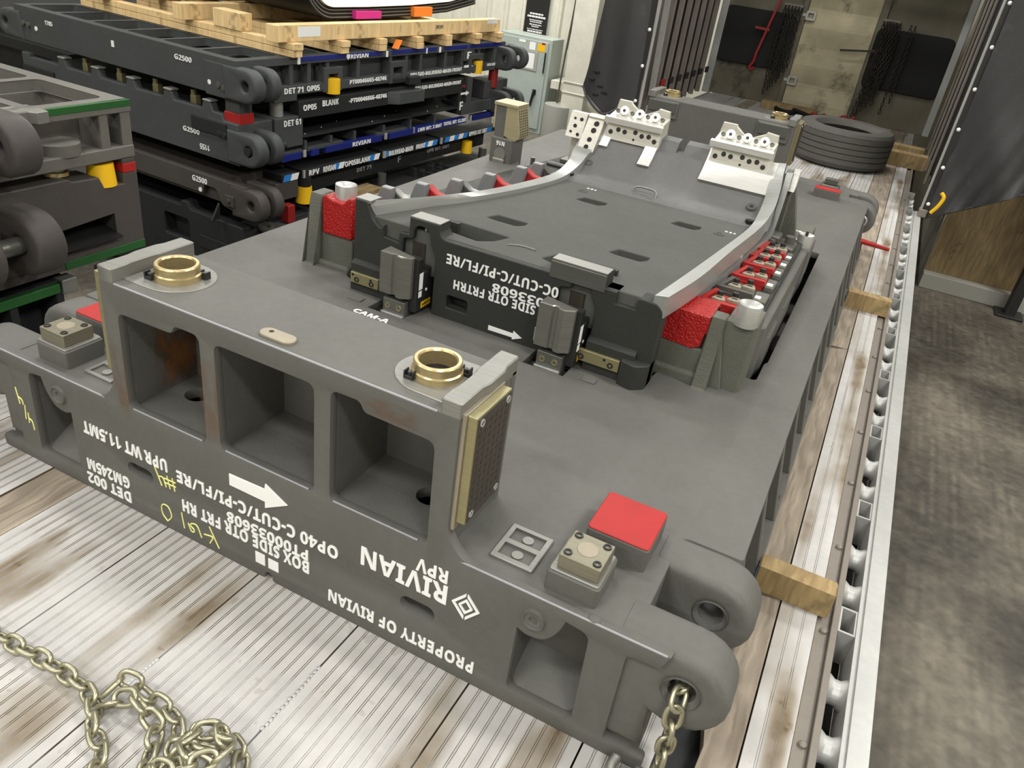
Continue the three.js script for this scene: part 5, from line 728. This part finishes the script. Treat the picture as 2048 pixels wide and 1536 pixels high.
{ // fourth: lower half, on the ground
  const t = localThing('die_half', 'black lower die half lowest in the black stack, plain front with a square window', 'die', BP, BT);
  const win = rect(-0.86, -0.58, -0.80, -0.62);
  part('casting', [ext('z', [[-2.4, -1.2], [0.0, -1.2], [0.0, -0.53, 0.02], [-0.55, -0.53, 0.02], [-0.58, -0.48], [-0.65, -0.48], [-0.66, -0.52], [-2.4, -0.52]], -0.10, 0, { holes: [win], bevel: 0.006, r: 0.01, hr: 0.03 }), bx(-2.3, -0.4, -1.2, -0.66, -3.6, -0.1, 0), bx(-0.35, 0.16, -1.2, -0.56, -3.7, -0.30, 0.02), bx(-0.2, 0.002, -1.2, -0.56, -0.4, -0.02, 0.02), bx(-0.28, 0.02, -0.66, -0.545, -3.7, -0.32, 0.01)], M.castBlack, t);
  part('name_strip', [bx(-0.46, -0.06, -0.80, -0.70, 0.0, 0.015, 0.004), lathe([[0, .014], [.018, .012], [.02, 0]], -0.09, -0.77, 0.014, 14, 'z')], M.castBlack, t);
  part('red_block', bx(0.0, 0.08, -0.56, -0.42, -0.48, -0.40, 0.006), M.redDull, t, 'dull red stop block'); part('guide_post', [cyl('y', 0.04, -0.56, -0.42, -0.05, -1.75), cyl('y', 0.06, -0.56, -0.53, -0.05, -1.75), cyl('y', 0.045, -0.56, -0.44, -0.05, -3.55)], M.darkSteel, t);
  part('seat_disc', [cyl('y', 0.11, -0.57, -0.553, 0.06, -0.25), cyl('y', 0.02, -0.56, -0.53, 0.06, -0.24)], M.darkSteel, t);
  part('wood_shim', bx(-0.12, 0.06, -0.56, -0.50, -1.62, -1.2, 0.005), M.dunnage, t, 'yellow brown wood shim');
  part('red_mark', bx(-0.15, 0.1, -0.5605, -0.557, -3.0, -2.6, 0.001), M.redDull, t);
  part('clutter', Array.from({ length: 10 }, (_, i) => bx(-0.1 + (i % 3) * 0.06, -0.04 + (i % 3) * 0.06, -0.56, -0.50 + rr(0, 0.05), -2.3 - i * 0.05, -2.26 - i * 0.05, 0.004)).concat([bx(-0.1, 0.1, -0.56, -0.5, -1.1, -0.8, 0.01)]), M.castBlack, t);
  bt(M.white, t, '81 OP05BLANK', 1.75, 2.22, -0.635, -0.585, 0.162); bt(M.white, t, 'F', 2.28, 2.34, -0.60, -0.56, 0.162); bt(M.white, t, 'BULKHEAD-MAIN', 2.86, 3.25, -0.60, -0.555, 0.162); bt(M.white, t, 'PT00046666', 3.32, 3.68, -0.59, -0.555, 0.162);
  part('ground_block', [bx(-0.5, -0.3, YG, -1.2, -0.6, -0.3, 0.01), bx(-2.1, -1.9, YG, -1.2, -0.6, -0.3, 0.01), bx(-0.5, -0.3, YG, -1.2, -3.4, -3.1, 0.01), bx(-2.1, -1.9, YG, -1.2, -3.4, -3.1, 0.01)], M.dunnage, t);
}
{ // another die far left, mostly hidden
  const t = localThing('die_half', 'black die block at the far left edge behind the black stack', 'die', BP, BT);
  part('casting', [bx(-4.6, -2.75, YG, 0.42, -3.6, -0.7, 0.02), bx(-4.5, -2.70, 0.1, 0.2, -3.5, -0.6, 0.01)], M.castBlack, t);
  part('lug', earZ(-2.62, 0.33, 0.10, -0.95, -0.83, -2.8), M.castBlack, t);
}
{ // pallet and bent sheet stack on top
  const t = localThing('pallet', 'large new pine timber skid on top of the black die stack', 'pallet', BP, BT);
  for (const s of [0.56, 1.10, 1.58, 2.09, 2.58, 3.08, 3.5]) { for (const [a, b] of [[0.657, 0.704], [0.706, 0.752]]) part('runner', bx(-2.3, 0.035 + rr(-0.01, 0.02), a, b, -s - 0.05, -s + 0.05, 0.003), M.pine, t); }
  for (const x of [0, -0.95, -1.9]) part('beam', bx(x - 0.11, x - 0.01, 0.753, 0.868, -3.56, -0.40, 0.004), M.pine, t);
  part('beam_stub', bx(-0.74, -0.46, 0.753, 0.875, -0.62, -0.50, 0.004), M.pine, t);
  part('paper_label', bx(-0.0105, -0.0085, 0.785, 0.855, -0.86, -0.62, 0), M.white, t, 'white paper label'); part('paper_label', bx(-0.0105, -0.0085, 0.83, 0.872, -3.5, -3.3, 0), M.white, t, 'white paper label');
  part('lettering', text('20X101', 'x', -0.0095, 0.82, -2.45, 0.12, 0.03), M.tan, t);
  const s = localThing('sheet_stack', 'stack of curled steel sheets with pale inner face on the pine skid', 'sheet metal', BP, BT);
  const path = []; const N = 16; for (let i = 0; i <= N; i++) { const a = Math.PI * (1.02 - 0.52 * i / N); path.push([1.18 - 0.30 * Math.sin(a - Math.PI / 2) * 0 + 0.34 * Math.cos(a), 1.21 - 0.34 * Math.sin(a)]); }
  path.unshift([0.83, 1.5]); path.push([1.6, 0.872], [2.2, 0.885], [2.8, 0.915], [3.3, 0.985]);
  const layer = (o, e, m, name, x0) => { const nrm = path.map((p, i) => { const a = path[Math.max(0, i - 1)], b = path[Math.min(path.length - 1, i + 1)], l = Math.hypot(b[0] - a[0], b[1] - a[1]); return [-(b[1] - a[1]) / l, (b[0] - a[0]) / l]; }); const A = path.map((p, i) => [-(p[0] + nrm[i][0] * o), p[1] + nrm[i][1] * o, 0]), B = path.map((p, i) => [-(p[0] + nrm[i][0] * (o + e)), p[1] + nrm[i][1] * (o + e), 0]).reverse(); return part(name, ext('x', [...A, ...B], -2.0, x0, { bevel: 0, crease: 0.5 }), m, s); };
  for (let i = 0; i < 7; i++) layer(i * 0.013, 0.009, i % 2 ? M.sheet : M.sheetDark, 'sheet', -0.16 - rr(0, 0.02));
  layer(0.092, 0.003, M.cover, 'sheet', -0.15).userData.label = 'pale top sheet';
  part('tape', [bx(-0.19, -0.13, 0.875, 0.935, -1.75, -1.42, 0.003)], M.pink, s, 'bright pink tape'); part('tape', [bx(-0.19, -0.13, 0.885, 0.965, -2.5, -2.22, 0.003)], M.orange, s, 'orange tape flag');
  part('tape_tail', bar([-0.0, 0.73, -1.84], [0.02, 0.665, -1.76], 0.06, 0.004), M.orange, s, 'orange tape flag');
}
// ---------- brown-grey die stack, near left ----------
{
  const X = -2.85, Z0 = -2.35, Z1 = -0.4, XL = -4.7;
  const t = thing('die_half', 'grey die half with green edge and open grid top, uppermost in the near left stack', 'die', [X, 0.61, Z0]);
  part('casting', [gridTop(XL, X, Z0, Z1, 0.795, 0.845, 4, 5, 0.065, 0.04), bx(XL, X - 0.02, 0.61, 0.66, Z0, Z1, 0.006), bx(XL, X - 0.24, 0.66, 0.69, Z0 + 0.02, Z1, 0), bx(X - 0.16, X - 0.13, 0.64, 0.80, Z0 + 0.02, Z1, 0), bx(XL, X - 0.005, 0.62, 0.80, Z0, Z0 + 0.05, 0.006), bx(X - 0.28, X, 0.607, 0.66, Z0, Z1, 0.006), bx(X - 0.15, X - 0.005, 0.62, 0.8, Z0 + 0.005, Z0 + 0.045, 0.006), bx(X - 0.15, X - 0.005, 0.64, 0.8, Z0 + 0.105, Z0 + 0.15, 0.01), bx(X - 0.15, X - 0.005, 0.64, 0.8, Z0 + 0.48, Z0 + 0.53, 0.01), cyl('y', 0.085, 0.655, 0.70, X - 0.075, Z0 + 0.3)], std(0x6f6c66, 0.55, 0.1, { map: mottle, bumpMap: grainMap, bumpScale: 0.0008 }), t);
  part('green_edge', bx(X - 0.02, X + 0.002, 0.818, 0.845, Z0, Z0 + 0.375, 0.002), M.green, t, 'dark green painted edge');
  part('top_clamp', ext('y', [[X - 0.1, Z0 + 0.38], [X + 0.02, Z0 + 0.38], [X + 0.025, Z0 + 0.43], [X - 0.01, Z0 + 0.45], [X + 0.0, Z0 + 0.6], [X - 0.1, Z0 + 0.6]], 0.80, 0.845, { bevel: 0.003 }), M.machined, t);
  part('lug', earZ(X + 0.095, 0.765, 0.108, -1.81, -1.70, X - 0.1), M.castBrown, t); part('lug', earZ(X + 0.095, 0.765, 0.108, -1.59, -1.48, X - 0.1), M.castBrown, t);
  part('stop_sleeve', [cyl('y', 0.058, 0.503, 0.595, X - 0.05, Z0 + 0.14, 0.052)], M.yellow, t, 'yellow stop sleeve'); part('guide_pin', [cyl('y', 0.036, 0.565, 0.62, X - 0.09, Z0 + 0.315)], M.steel, t);
  const u = thing('die_half', 'brown lower die half with slot and sloping chute, second in the near left stack', 'die', [X, 0.2, Z0]);
  const slit = [[-2.215, 0.275], [-1.90, 0.262], [-1.90, 0.37], [-2.215, 0.392]];
  part('casting', [ext('x', [[Z0 + 0.001, 0.235], [Z1, 0.235], [Z1, 0.568], [Z0 + 0.33, 0.568], [Z0 + 0.31, 0.555], [Z0 + 0.19, 0.55], [Z0 + 0.17, 0.505], [Z0 + 0.075, 0.505], [Z0 + 0.07, 0.548], [Z0 + 0.001, 0.548]], X - 0.14, X, { holes: [slit], bevel: 0.004, r: 0.004 }), bx(XL, X - 0.4, 0.235, 0.56, Z0 + 0.01, Z1, 0), bx(XL, X - 0.13, 0.40, 0.5, Z0 + 0.005, Z1, 0), bx(XL, X - 0.1, 0.205, 0.25, Z0 + 0.005, Z1, 0)], M.castBrown, u);
  part('green_edge', bx(XL, X + 0.002, 0.200, 0.238, Z0, Z0 + 0.40, 0.003), M.green, u, 'dark green painted edge'); part('base_rail', bx(XL, X, 0.200, 0.236, Z0 + 0.40, Z1, 0.003), M.castBrown, u);
  part('chute', ext('z', [[X - 0.38, 0.37], [X + 0.035, 0.295], [X + 0.035, 0.29], [X - 0.38, 0.36]], -2.215, -1.88, { bevel: 0.001 }), M.sheetDark, u, 'dark sheet metal chute');
  part('red_spacer', bx(X - 0.10, X + 0.002, 0.548, 0.588, Z0 + 0.005, Z0 + 0.07, 0.003), M.red, u, 'red painted spacer'); part('spacer_cap', bx(X - 0.098, X, 0.587, 0.606, Z0 + 0.008, Z0 + 0.07, 0.003), M.castBrown, u);
  part('pin_collar', lathe([[0.036, 0.018], [0.048, 0.014], [0.05, 0]], X - 0.09, 0.568, Z0 + 0.315, 20), M.brass, u);
  for (const [a, b] of [[-1.835, -1.715], [-1.60, -1.48]]) part('lug', earZ(X + 0.09, 0.40, 0.122, a, b, X - 0.1), M.castBrown, u);
  part('lug_pin', cyl('z', 0.034, -1.86, -1.45, X + 0.09, 0.40), M.darkSteel, u);
  const v = thing('die_half', 'black die half with green edge, lowest of the near left stack', 'die', [X, -0.9, Z0]);
  part('casting', [bx(XL, X - 0.12, -1.1, 0.15, Z0 + 0.35, Z1, 0.006), bx(XL, X - 0.02, 0.11, 0.162, Z0 + 0.38, Z1, 0.004), ...[0.42, 0.62, 0.85, 1.1, 1.4].map(d => bx(X - 0.14, X - 0.01, -1.0, 0.12, Z0 + d, Z0 + d + 0.035, 0.006)), bx(X - 0.12, X, -0.35, -0.30, Z0 + 0.35, Z1, 0.006)], M.castBlack, v);
  part('green_edge', bx(X - 0.03, X + 0.002, 0.115, 0.155, Z0 + 0.44, Z1, 0.003), M.green, v, 'dark green painted edge'); part('end_clamp', [bx(X - 0.06, X + 0.004, 0.10, 0.165, Z0 + 0.36, Z0 + 0.43, 0.004), bx(X - 0.05, X + 0.02, 0.09, 0.165, Z0 + 0.18, Z0 + 0.24, 0.004)], M.machined, v);
  part('ground_block', [bx(XL + 0.1, XL + 0.3, YG, -1.1, Z0 + 0.5, Z1 - 0.1, 0.01), bx(X - 0.5, X - 0.3, YG, -1.1, Z0 + 0.5, Z1 - 0.1, 0.01)], M.dunnage, v); part('support_pad', [bx(XL + 0.2, X - 0.3, 0.16, 0.203, Z0 + 0.5, Z0 + 0.7, 0.004), bx(XL + 0.2, X - 0.3, 0.16, 0.203, Z1 - 0.3, Z1 - 0.1, 0.004)], M.castBlack, v);
}
// ---------- sliding tarp system on the trailer ----------
function sheet(f, nu, nv, th) {                            // thin closed sheet from a surface function
  const pos = [], P = []; for (let i = 0; i <= nu; i++) { P.push([]); for (let j = 0; j <= nv; j++) P[i].push(V(...f(i / nu, j / nv))); }
  const N = (i, j) => { const a = P[Math.min(nu, i + 1)][j].clone().sub(P[Math.max(0, i - 1)][j]), b = P[i][Math.min(nv, j + 1)].clone().sub(P[i][Math.max(0, j - 1)]); return a.cross(b).normalize(); };
  const Q = P.map((r, i) => r.map((p, j) => p.clone().addScaledVector(N(i, j), th)));
  const quad = (a, b, c, d) => [a, b, c, a, c, d].forEach(p => pos.push(p.x, p.y, p.z));
  for (let i = 0; i < nu; i++) for (let j = 0; j < nv; j++) { quad(Q[i][j], Q[i + 1][j], Q[i + 1][j + 1], Q[i][j + 1]); quad(P[i][j], P[i][j + 1], P[i + 1][j + 1], P[i + 1][j]); }
  for (let i = 0; i < nu; i++) { quad(P[i][0], P[i + 1][0], Q[i + 1][0], Q[i][0]); quad(P[i][nv], Q[i][nv], Q[i + 1][nv], P[i + 1][nv]); }
  for (let j = 0; j < nv; j++) { quad(P[0][j], Q[0][j], Q[0][j + 1], P[0][j + 1]); quad(P[nu][j], P[nu][j + 1], Q[nu][j + 1], Q[nu][j]); }
  const g = new THREE.BufferGeometry(); g.setAttribute('position', new THREE.Float32BufferAttribute(pos, 3)); g.computeVertexNormals(); return toCreasedNormals(g, 0.9);
}
{
  const t = thing('tarp_system', 'sliding trailer tarp frame of pale bows and riveted posts drawn forward round the bulkhead', 'tarp frame', [CX, 0, -10]);
  part('unseen_roof_tarp', sheet((u, v) => [mix(-2.82, 0.55, u), 2.75 + 0.05 * Math.sin(u * 3.14), mix(-10.6, -12.4, v)], 4, 10, 0.008), M.tarp, t);  // roof tarp out of view, added to shade the bulkhead end
  part('side_tarp', [sheet((u, v) => [-2.84 + 0.035 * Math.sin(u * 60), mix(0.0, 2.75, v), mix(-8.3, -12.4, u)], 80, 3, 0.006), sheet((u, v) => [0.53 + 0.03 * Math.sin(u * 60), mix(0.0, 2.75, v), mix(-7.7, -12.4, u)], 80, 3, 0.006)], M.tarpBlack, t);
  for (const [x, s] of [[-2.255, 1], [0.475, -1]]) {
    const p = part('end_post', [bx(x - 0.03, x + 0.02, 0.02, 2.75, -7.53, -7.48, 0.005), bx(x + s * 0.03, x + s * 0.05, 0.02, 2.75, -7.54, -7.50, 0.003)], M.alu, t, 'riveted metal end post');
    part('seal_strip', bx(x - s * 0.032, x - s * 0.028 + 0.06 * s, 0.02, 2.75, -7.482, -7.474, 0.002), M.blackSteel, p);
    part('rivet', Array.from({ length: 9 }, (_, i) => new THREE.SphereGeometry(0.016, 10, 8).translate(x + s * 0.005, 0.12 + i * 0.31, -7.472)), M.white, p);
  }
  for (let i = 0; i < 8; i++) {
    const z = -9.3 - i * 0.36;
    part('bow', [bx(-2.72, -2.655, 0.03, 2.7, z - 0.024, z + 0.024, 0.008), bx(-2.72, 0.46, 2.66, 2.72, z - 0.03, z + 0.03, 0.008), ...(i % 2 ? [] : [bx(0.435, 0.46, 0.03, 2.7, z + 0.5, z + 0.53, 0.006)])], M.aluDirty, t);
    part('bow_hinge', bx(-2.635, -2.60, 0.30 - i * 0.0, 0.38, z - 0.05, z + 0.05, 0.01), i < 2 ? M.redDull : M.blackSteel, t);
  }
  part('brace', [bar([-2.58, 1.65, -8.7], [-2.50, 1.0, -8.4], 0.06, 0.03), bar([-2.50, 1.02, -8.4], [-2.62, 0.45, -7.9], 0.06, 0.03), bar([-2.6, 0.25, -9.2], [-2.6, 2.2, -9.0], 0.07, 0.05)], M.alu, t);
  part('carriage', [bx(-2.66, -2.56, 0.25, 0.45, -8.75, -8.65, 0.01), bx(0.42, 0.49, 0.0, 0.07, -7.56, -7.46, 0.01)], M.aluDirty, t);
  part('yellow_strap', tube([[0.51, 0.06, -7.44], [0.545, 0.13, -7.43], [0.56, 0.21, -7.43], [0.53, 0.24, -7.44]], 0.016, 20, 8), M.yellow, t, 'yellow strap loop');
  const l = thing('tarp_flap', 'black tarp flap hanging left of the bulkhead with a slanting curved lower edge', 'tarp', [-2.5, 0.3, -7.5]);
  part('fabric', sheet((u, v) => { const yb = u < 0.5 ? mix(0.46, 0.26, u / 0.5) : mix(0.26, 0.45, (u - 0.5) / 0.5), xl = mix(-2.80, -2.62, Math.pow(v, 0.8)); return [mix(xl, -2.245, u) + 0.012 * Math.sin(v * 7), mix(yb, 2.75, v), -7.5 + 0.10 * Math.sin(u * 3.14) + 0.02 * Math.sin(u * 9 + v * 5)]; }, 20, 24, 0.008), M.tarp, l);
  part('hem', tube([[-2.80, 0.46, -7.49], [-2.70, 0.37, -7.41], [-2.52, 0.265, -7.39], [-2.4, 0.33, -7.41], [-2.25, 0.45, -7.49]], 0.012, 30, 8), M.tarp, l);
  part('scuffs', [[-2.70, 0.55], [-2.66, 0.62], [-2.60, 0.5], [-2.55, 0.45], [-2.63, 0.42]].map(([x, y]) => bx(x - 0.03, x + 0.03, y - 0.008, y + 0.008, -7.42, -7.395, 0.002)), M.black, l);
  const r = thing('tarp_flap', 'wide dark grey wrinkled tarp flap hanging at the right edge beyond the side rail', 'tarp', [1.0, 0.3, -7.4]);
  const wr = (u, v) => 0.05 * Math.sin(u * 7 + v * 2) + 0.03 * Math.exp(-v * 5) * Math.sin(u * 26 + v * 18) + 0.016 * Math.exp(-v * 7) * Math.sin(u * 61 - v * 33) + 0.03 * Math.exp(-Math.abs(u - 0.2 - v * 0.25) * 16) + 0.025 * Math.exp(-Math.pow((u - 0.28) * 8, 2) - Math.pow((v - 0.18) * 9, 2));
  part('fabric', sheet((u, v) => [mix(0.485, 2.1, u), mix(mix(0.0, 1.0, u * 0.98), 2.8, v), -7.5 + 0.16 * u + wr(u, v)], 60, 60, 0.008), M.tarp, r);
  part('hem', tube([[0.485, 0.0, -7.49], [0.9, 0.25, -7.42], [1.3, 0.5, -7.4], [1.7, 0.745, -7.36], [2.1, 0.99, -7.33]], 0.011, 30, 8), M.tarp, r);
}
// ---------- things along the building walls ----------
{
  const c = thing('electrical_cabinet', 'pale grey green electrical cabinet with black handle against the back wall', 'cabinet', [-5.87, YG, -12.95]);
  part('body', bx(-6.36, -5.40, YG, 0.22, -13.2, -12.72, 0.012), M.cabinet, c);
  const d = part('door', bx(-6.33, -5.46, YG + 0.08, 0.17, -12.725, -12.70, 0.008), M.cabinet, c);
  part('handle', [bx(-5.63, -5.57, -0.66, -0.58, -12.70, -12.67, 0.008), bar([-5.60, -0.60, -12.665], [-5.64, -0.85, -12.665], 0.035, 0.03)], M.black, d);
  part('window', [bx(-5.95, -5.62, -0.30, 0.0, -12.70, -12.69, 0.003)], M.grayPaint, d); part('notice', bx(-5.90, -5.68, -0.27, -0.03, -12.691, -12.688, 0), M.white, d, 'white notice');
  part('notice', [bx(-5.80, -5.69, 0.02, 0.14, -12.70, -12.697, 0), bx(-6.0, -5.88, 0.11, 0.15, -12.70, -12.697, 0)], M.white, d, 'white notice');
  part('warning_label', bx(-5.65, -5.51, 0.02, 0.13, -12.70, -12.697, 0), M.yellow, d, 'yellow warning label'); part('red_label', bx(-5.58, -5.52, 0.125, 0.155, -12.70, -12.6965, 0), M.redDull, d, 'small red label');
  part('latch', bx(-5.50, -5.475, -0.3, 0.02, -12.70, -12.68, 0.006), M.blackSteel, d);
  const p = thing('banner', 'tall black banner with white text hanging above the electrical cabinet', 'banner', [-6.07, 0.2, -13.43]);
  part('panel', bx(-6.29, -5.86, 0.17, 1.6, -13.445, -13.43, 0.002), M.blackSteel, p);
  // small print too blurred to read in the photograph: kept as short white lines of its length
  part('print', [[0.50, 0.26, 0.025], [0.455, 0.34, 0.03], [0.40, 0.25, 0.016], [0.37, 0.22, 0.016], [0.33, 0.23, 0.016], [0.30, 0.14, 0.016], [0.255, 0.30, 0.012], [0.22, 0.28, 0.028]].map(([y, w, h]) => { const g = []; let x = -6.075 - w / 2; while (x < -6.075 + w / 2) { const l = rr(0.02, 0.06); g.push(bx(x, Math.min(x + l, -6.075 + w / 2), y - h / 2, y + h / 2, -13.43, -13.427, 0)); x += l + 0.008; } return g; }).flat(), M.white, p);
  const b = thing('barrel', 'plain grey barrel standing beside the electrical cabinet and the white column', 'barrel', [-5.04, YG, -12.5]);
  part('shell', lathe([[0, YG], [0.22, YG], [0.235, YG + 0.02], [0.24, -0.72], [0.236, -0.70], [0.21, -0.698], [0.2, -0.70], [0, -0.70]], -5.04, 0, -12.5, 36), M.grayPaint, b);
  const k = struct('trim_1'); part('column', [bx(-4.99, -4.60, YG, 6, -12.62, -12.42, 0.01), bx(-5.0, -4.59, -0.32, -0.30, -12.63, -12.41, 0.004), bx(-5.0, -4.59, -0.48, -0.46, -12.63, -12.41, 0.004)], M.wall, k); part('conduit', [tube([[-5.14, 3, -12.7], [-5.06, 1.0, -12.6], [-5.10, 0.1, -12.6], [-5.12, -0.5, -12.6], [-5.12, -1.2, -12.6]], 0.016, 30, 8), tube([[-5.0, 3, -12.5], [-4.98, 1.0, -12.45], [-5.07, 0.15, -12.55]], 0.014, 30, 8)], M.darkSteel, k);
  part('bracket', bx(-5.35, -5.02, -0.52, -0.38, -13.3, -12.75, 0.01), M.wall, k);
  const q = struct('trim_2'); part('post', [bx(1.72, 1.86, -0.15, 6, -9.75, -9.61, 0.01), bx(1.70, 1.88, -0.17, -0.1, -9.77, -9.59, 0.01)], M.brownSteel, q);
  part('bollard', [bx(1.74, 1.86, YG, -0.16, -9.75, -9.63, 0.02), bx(1.66, 1.94, YG, YG + 0.03, -9.83, -9.55, 0.005)], M.blackSteel, q);
}
renderer.render(scene, camera);
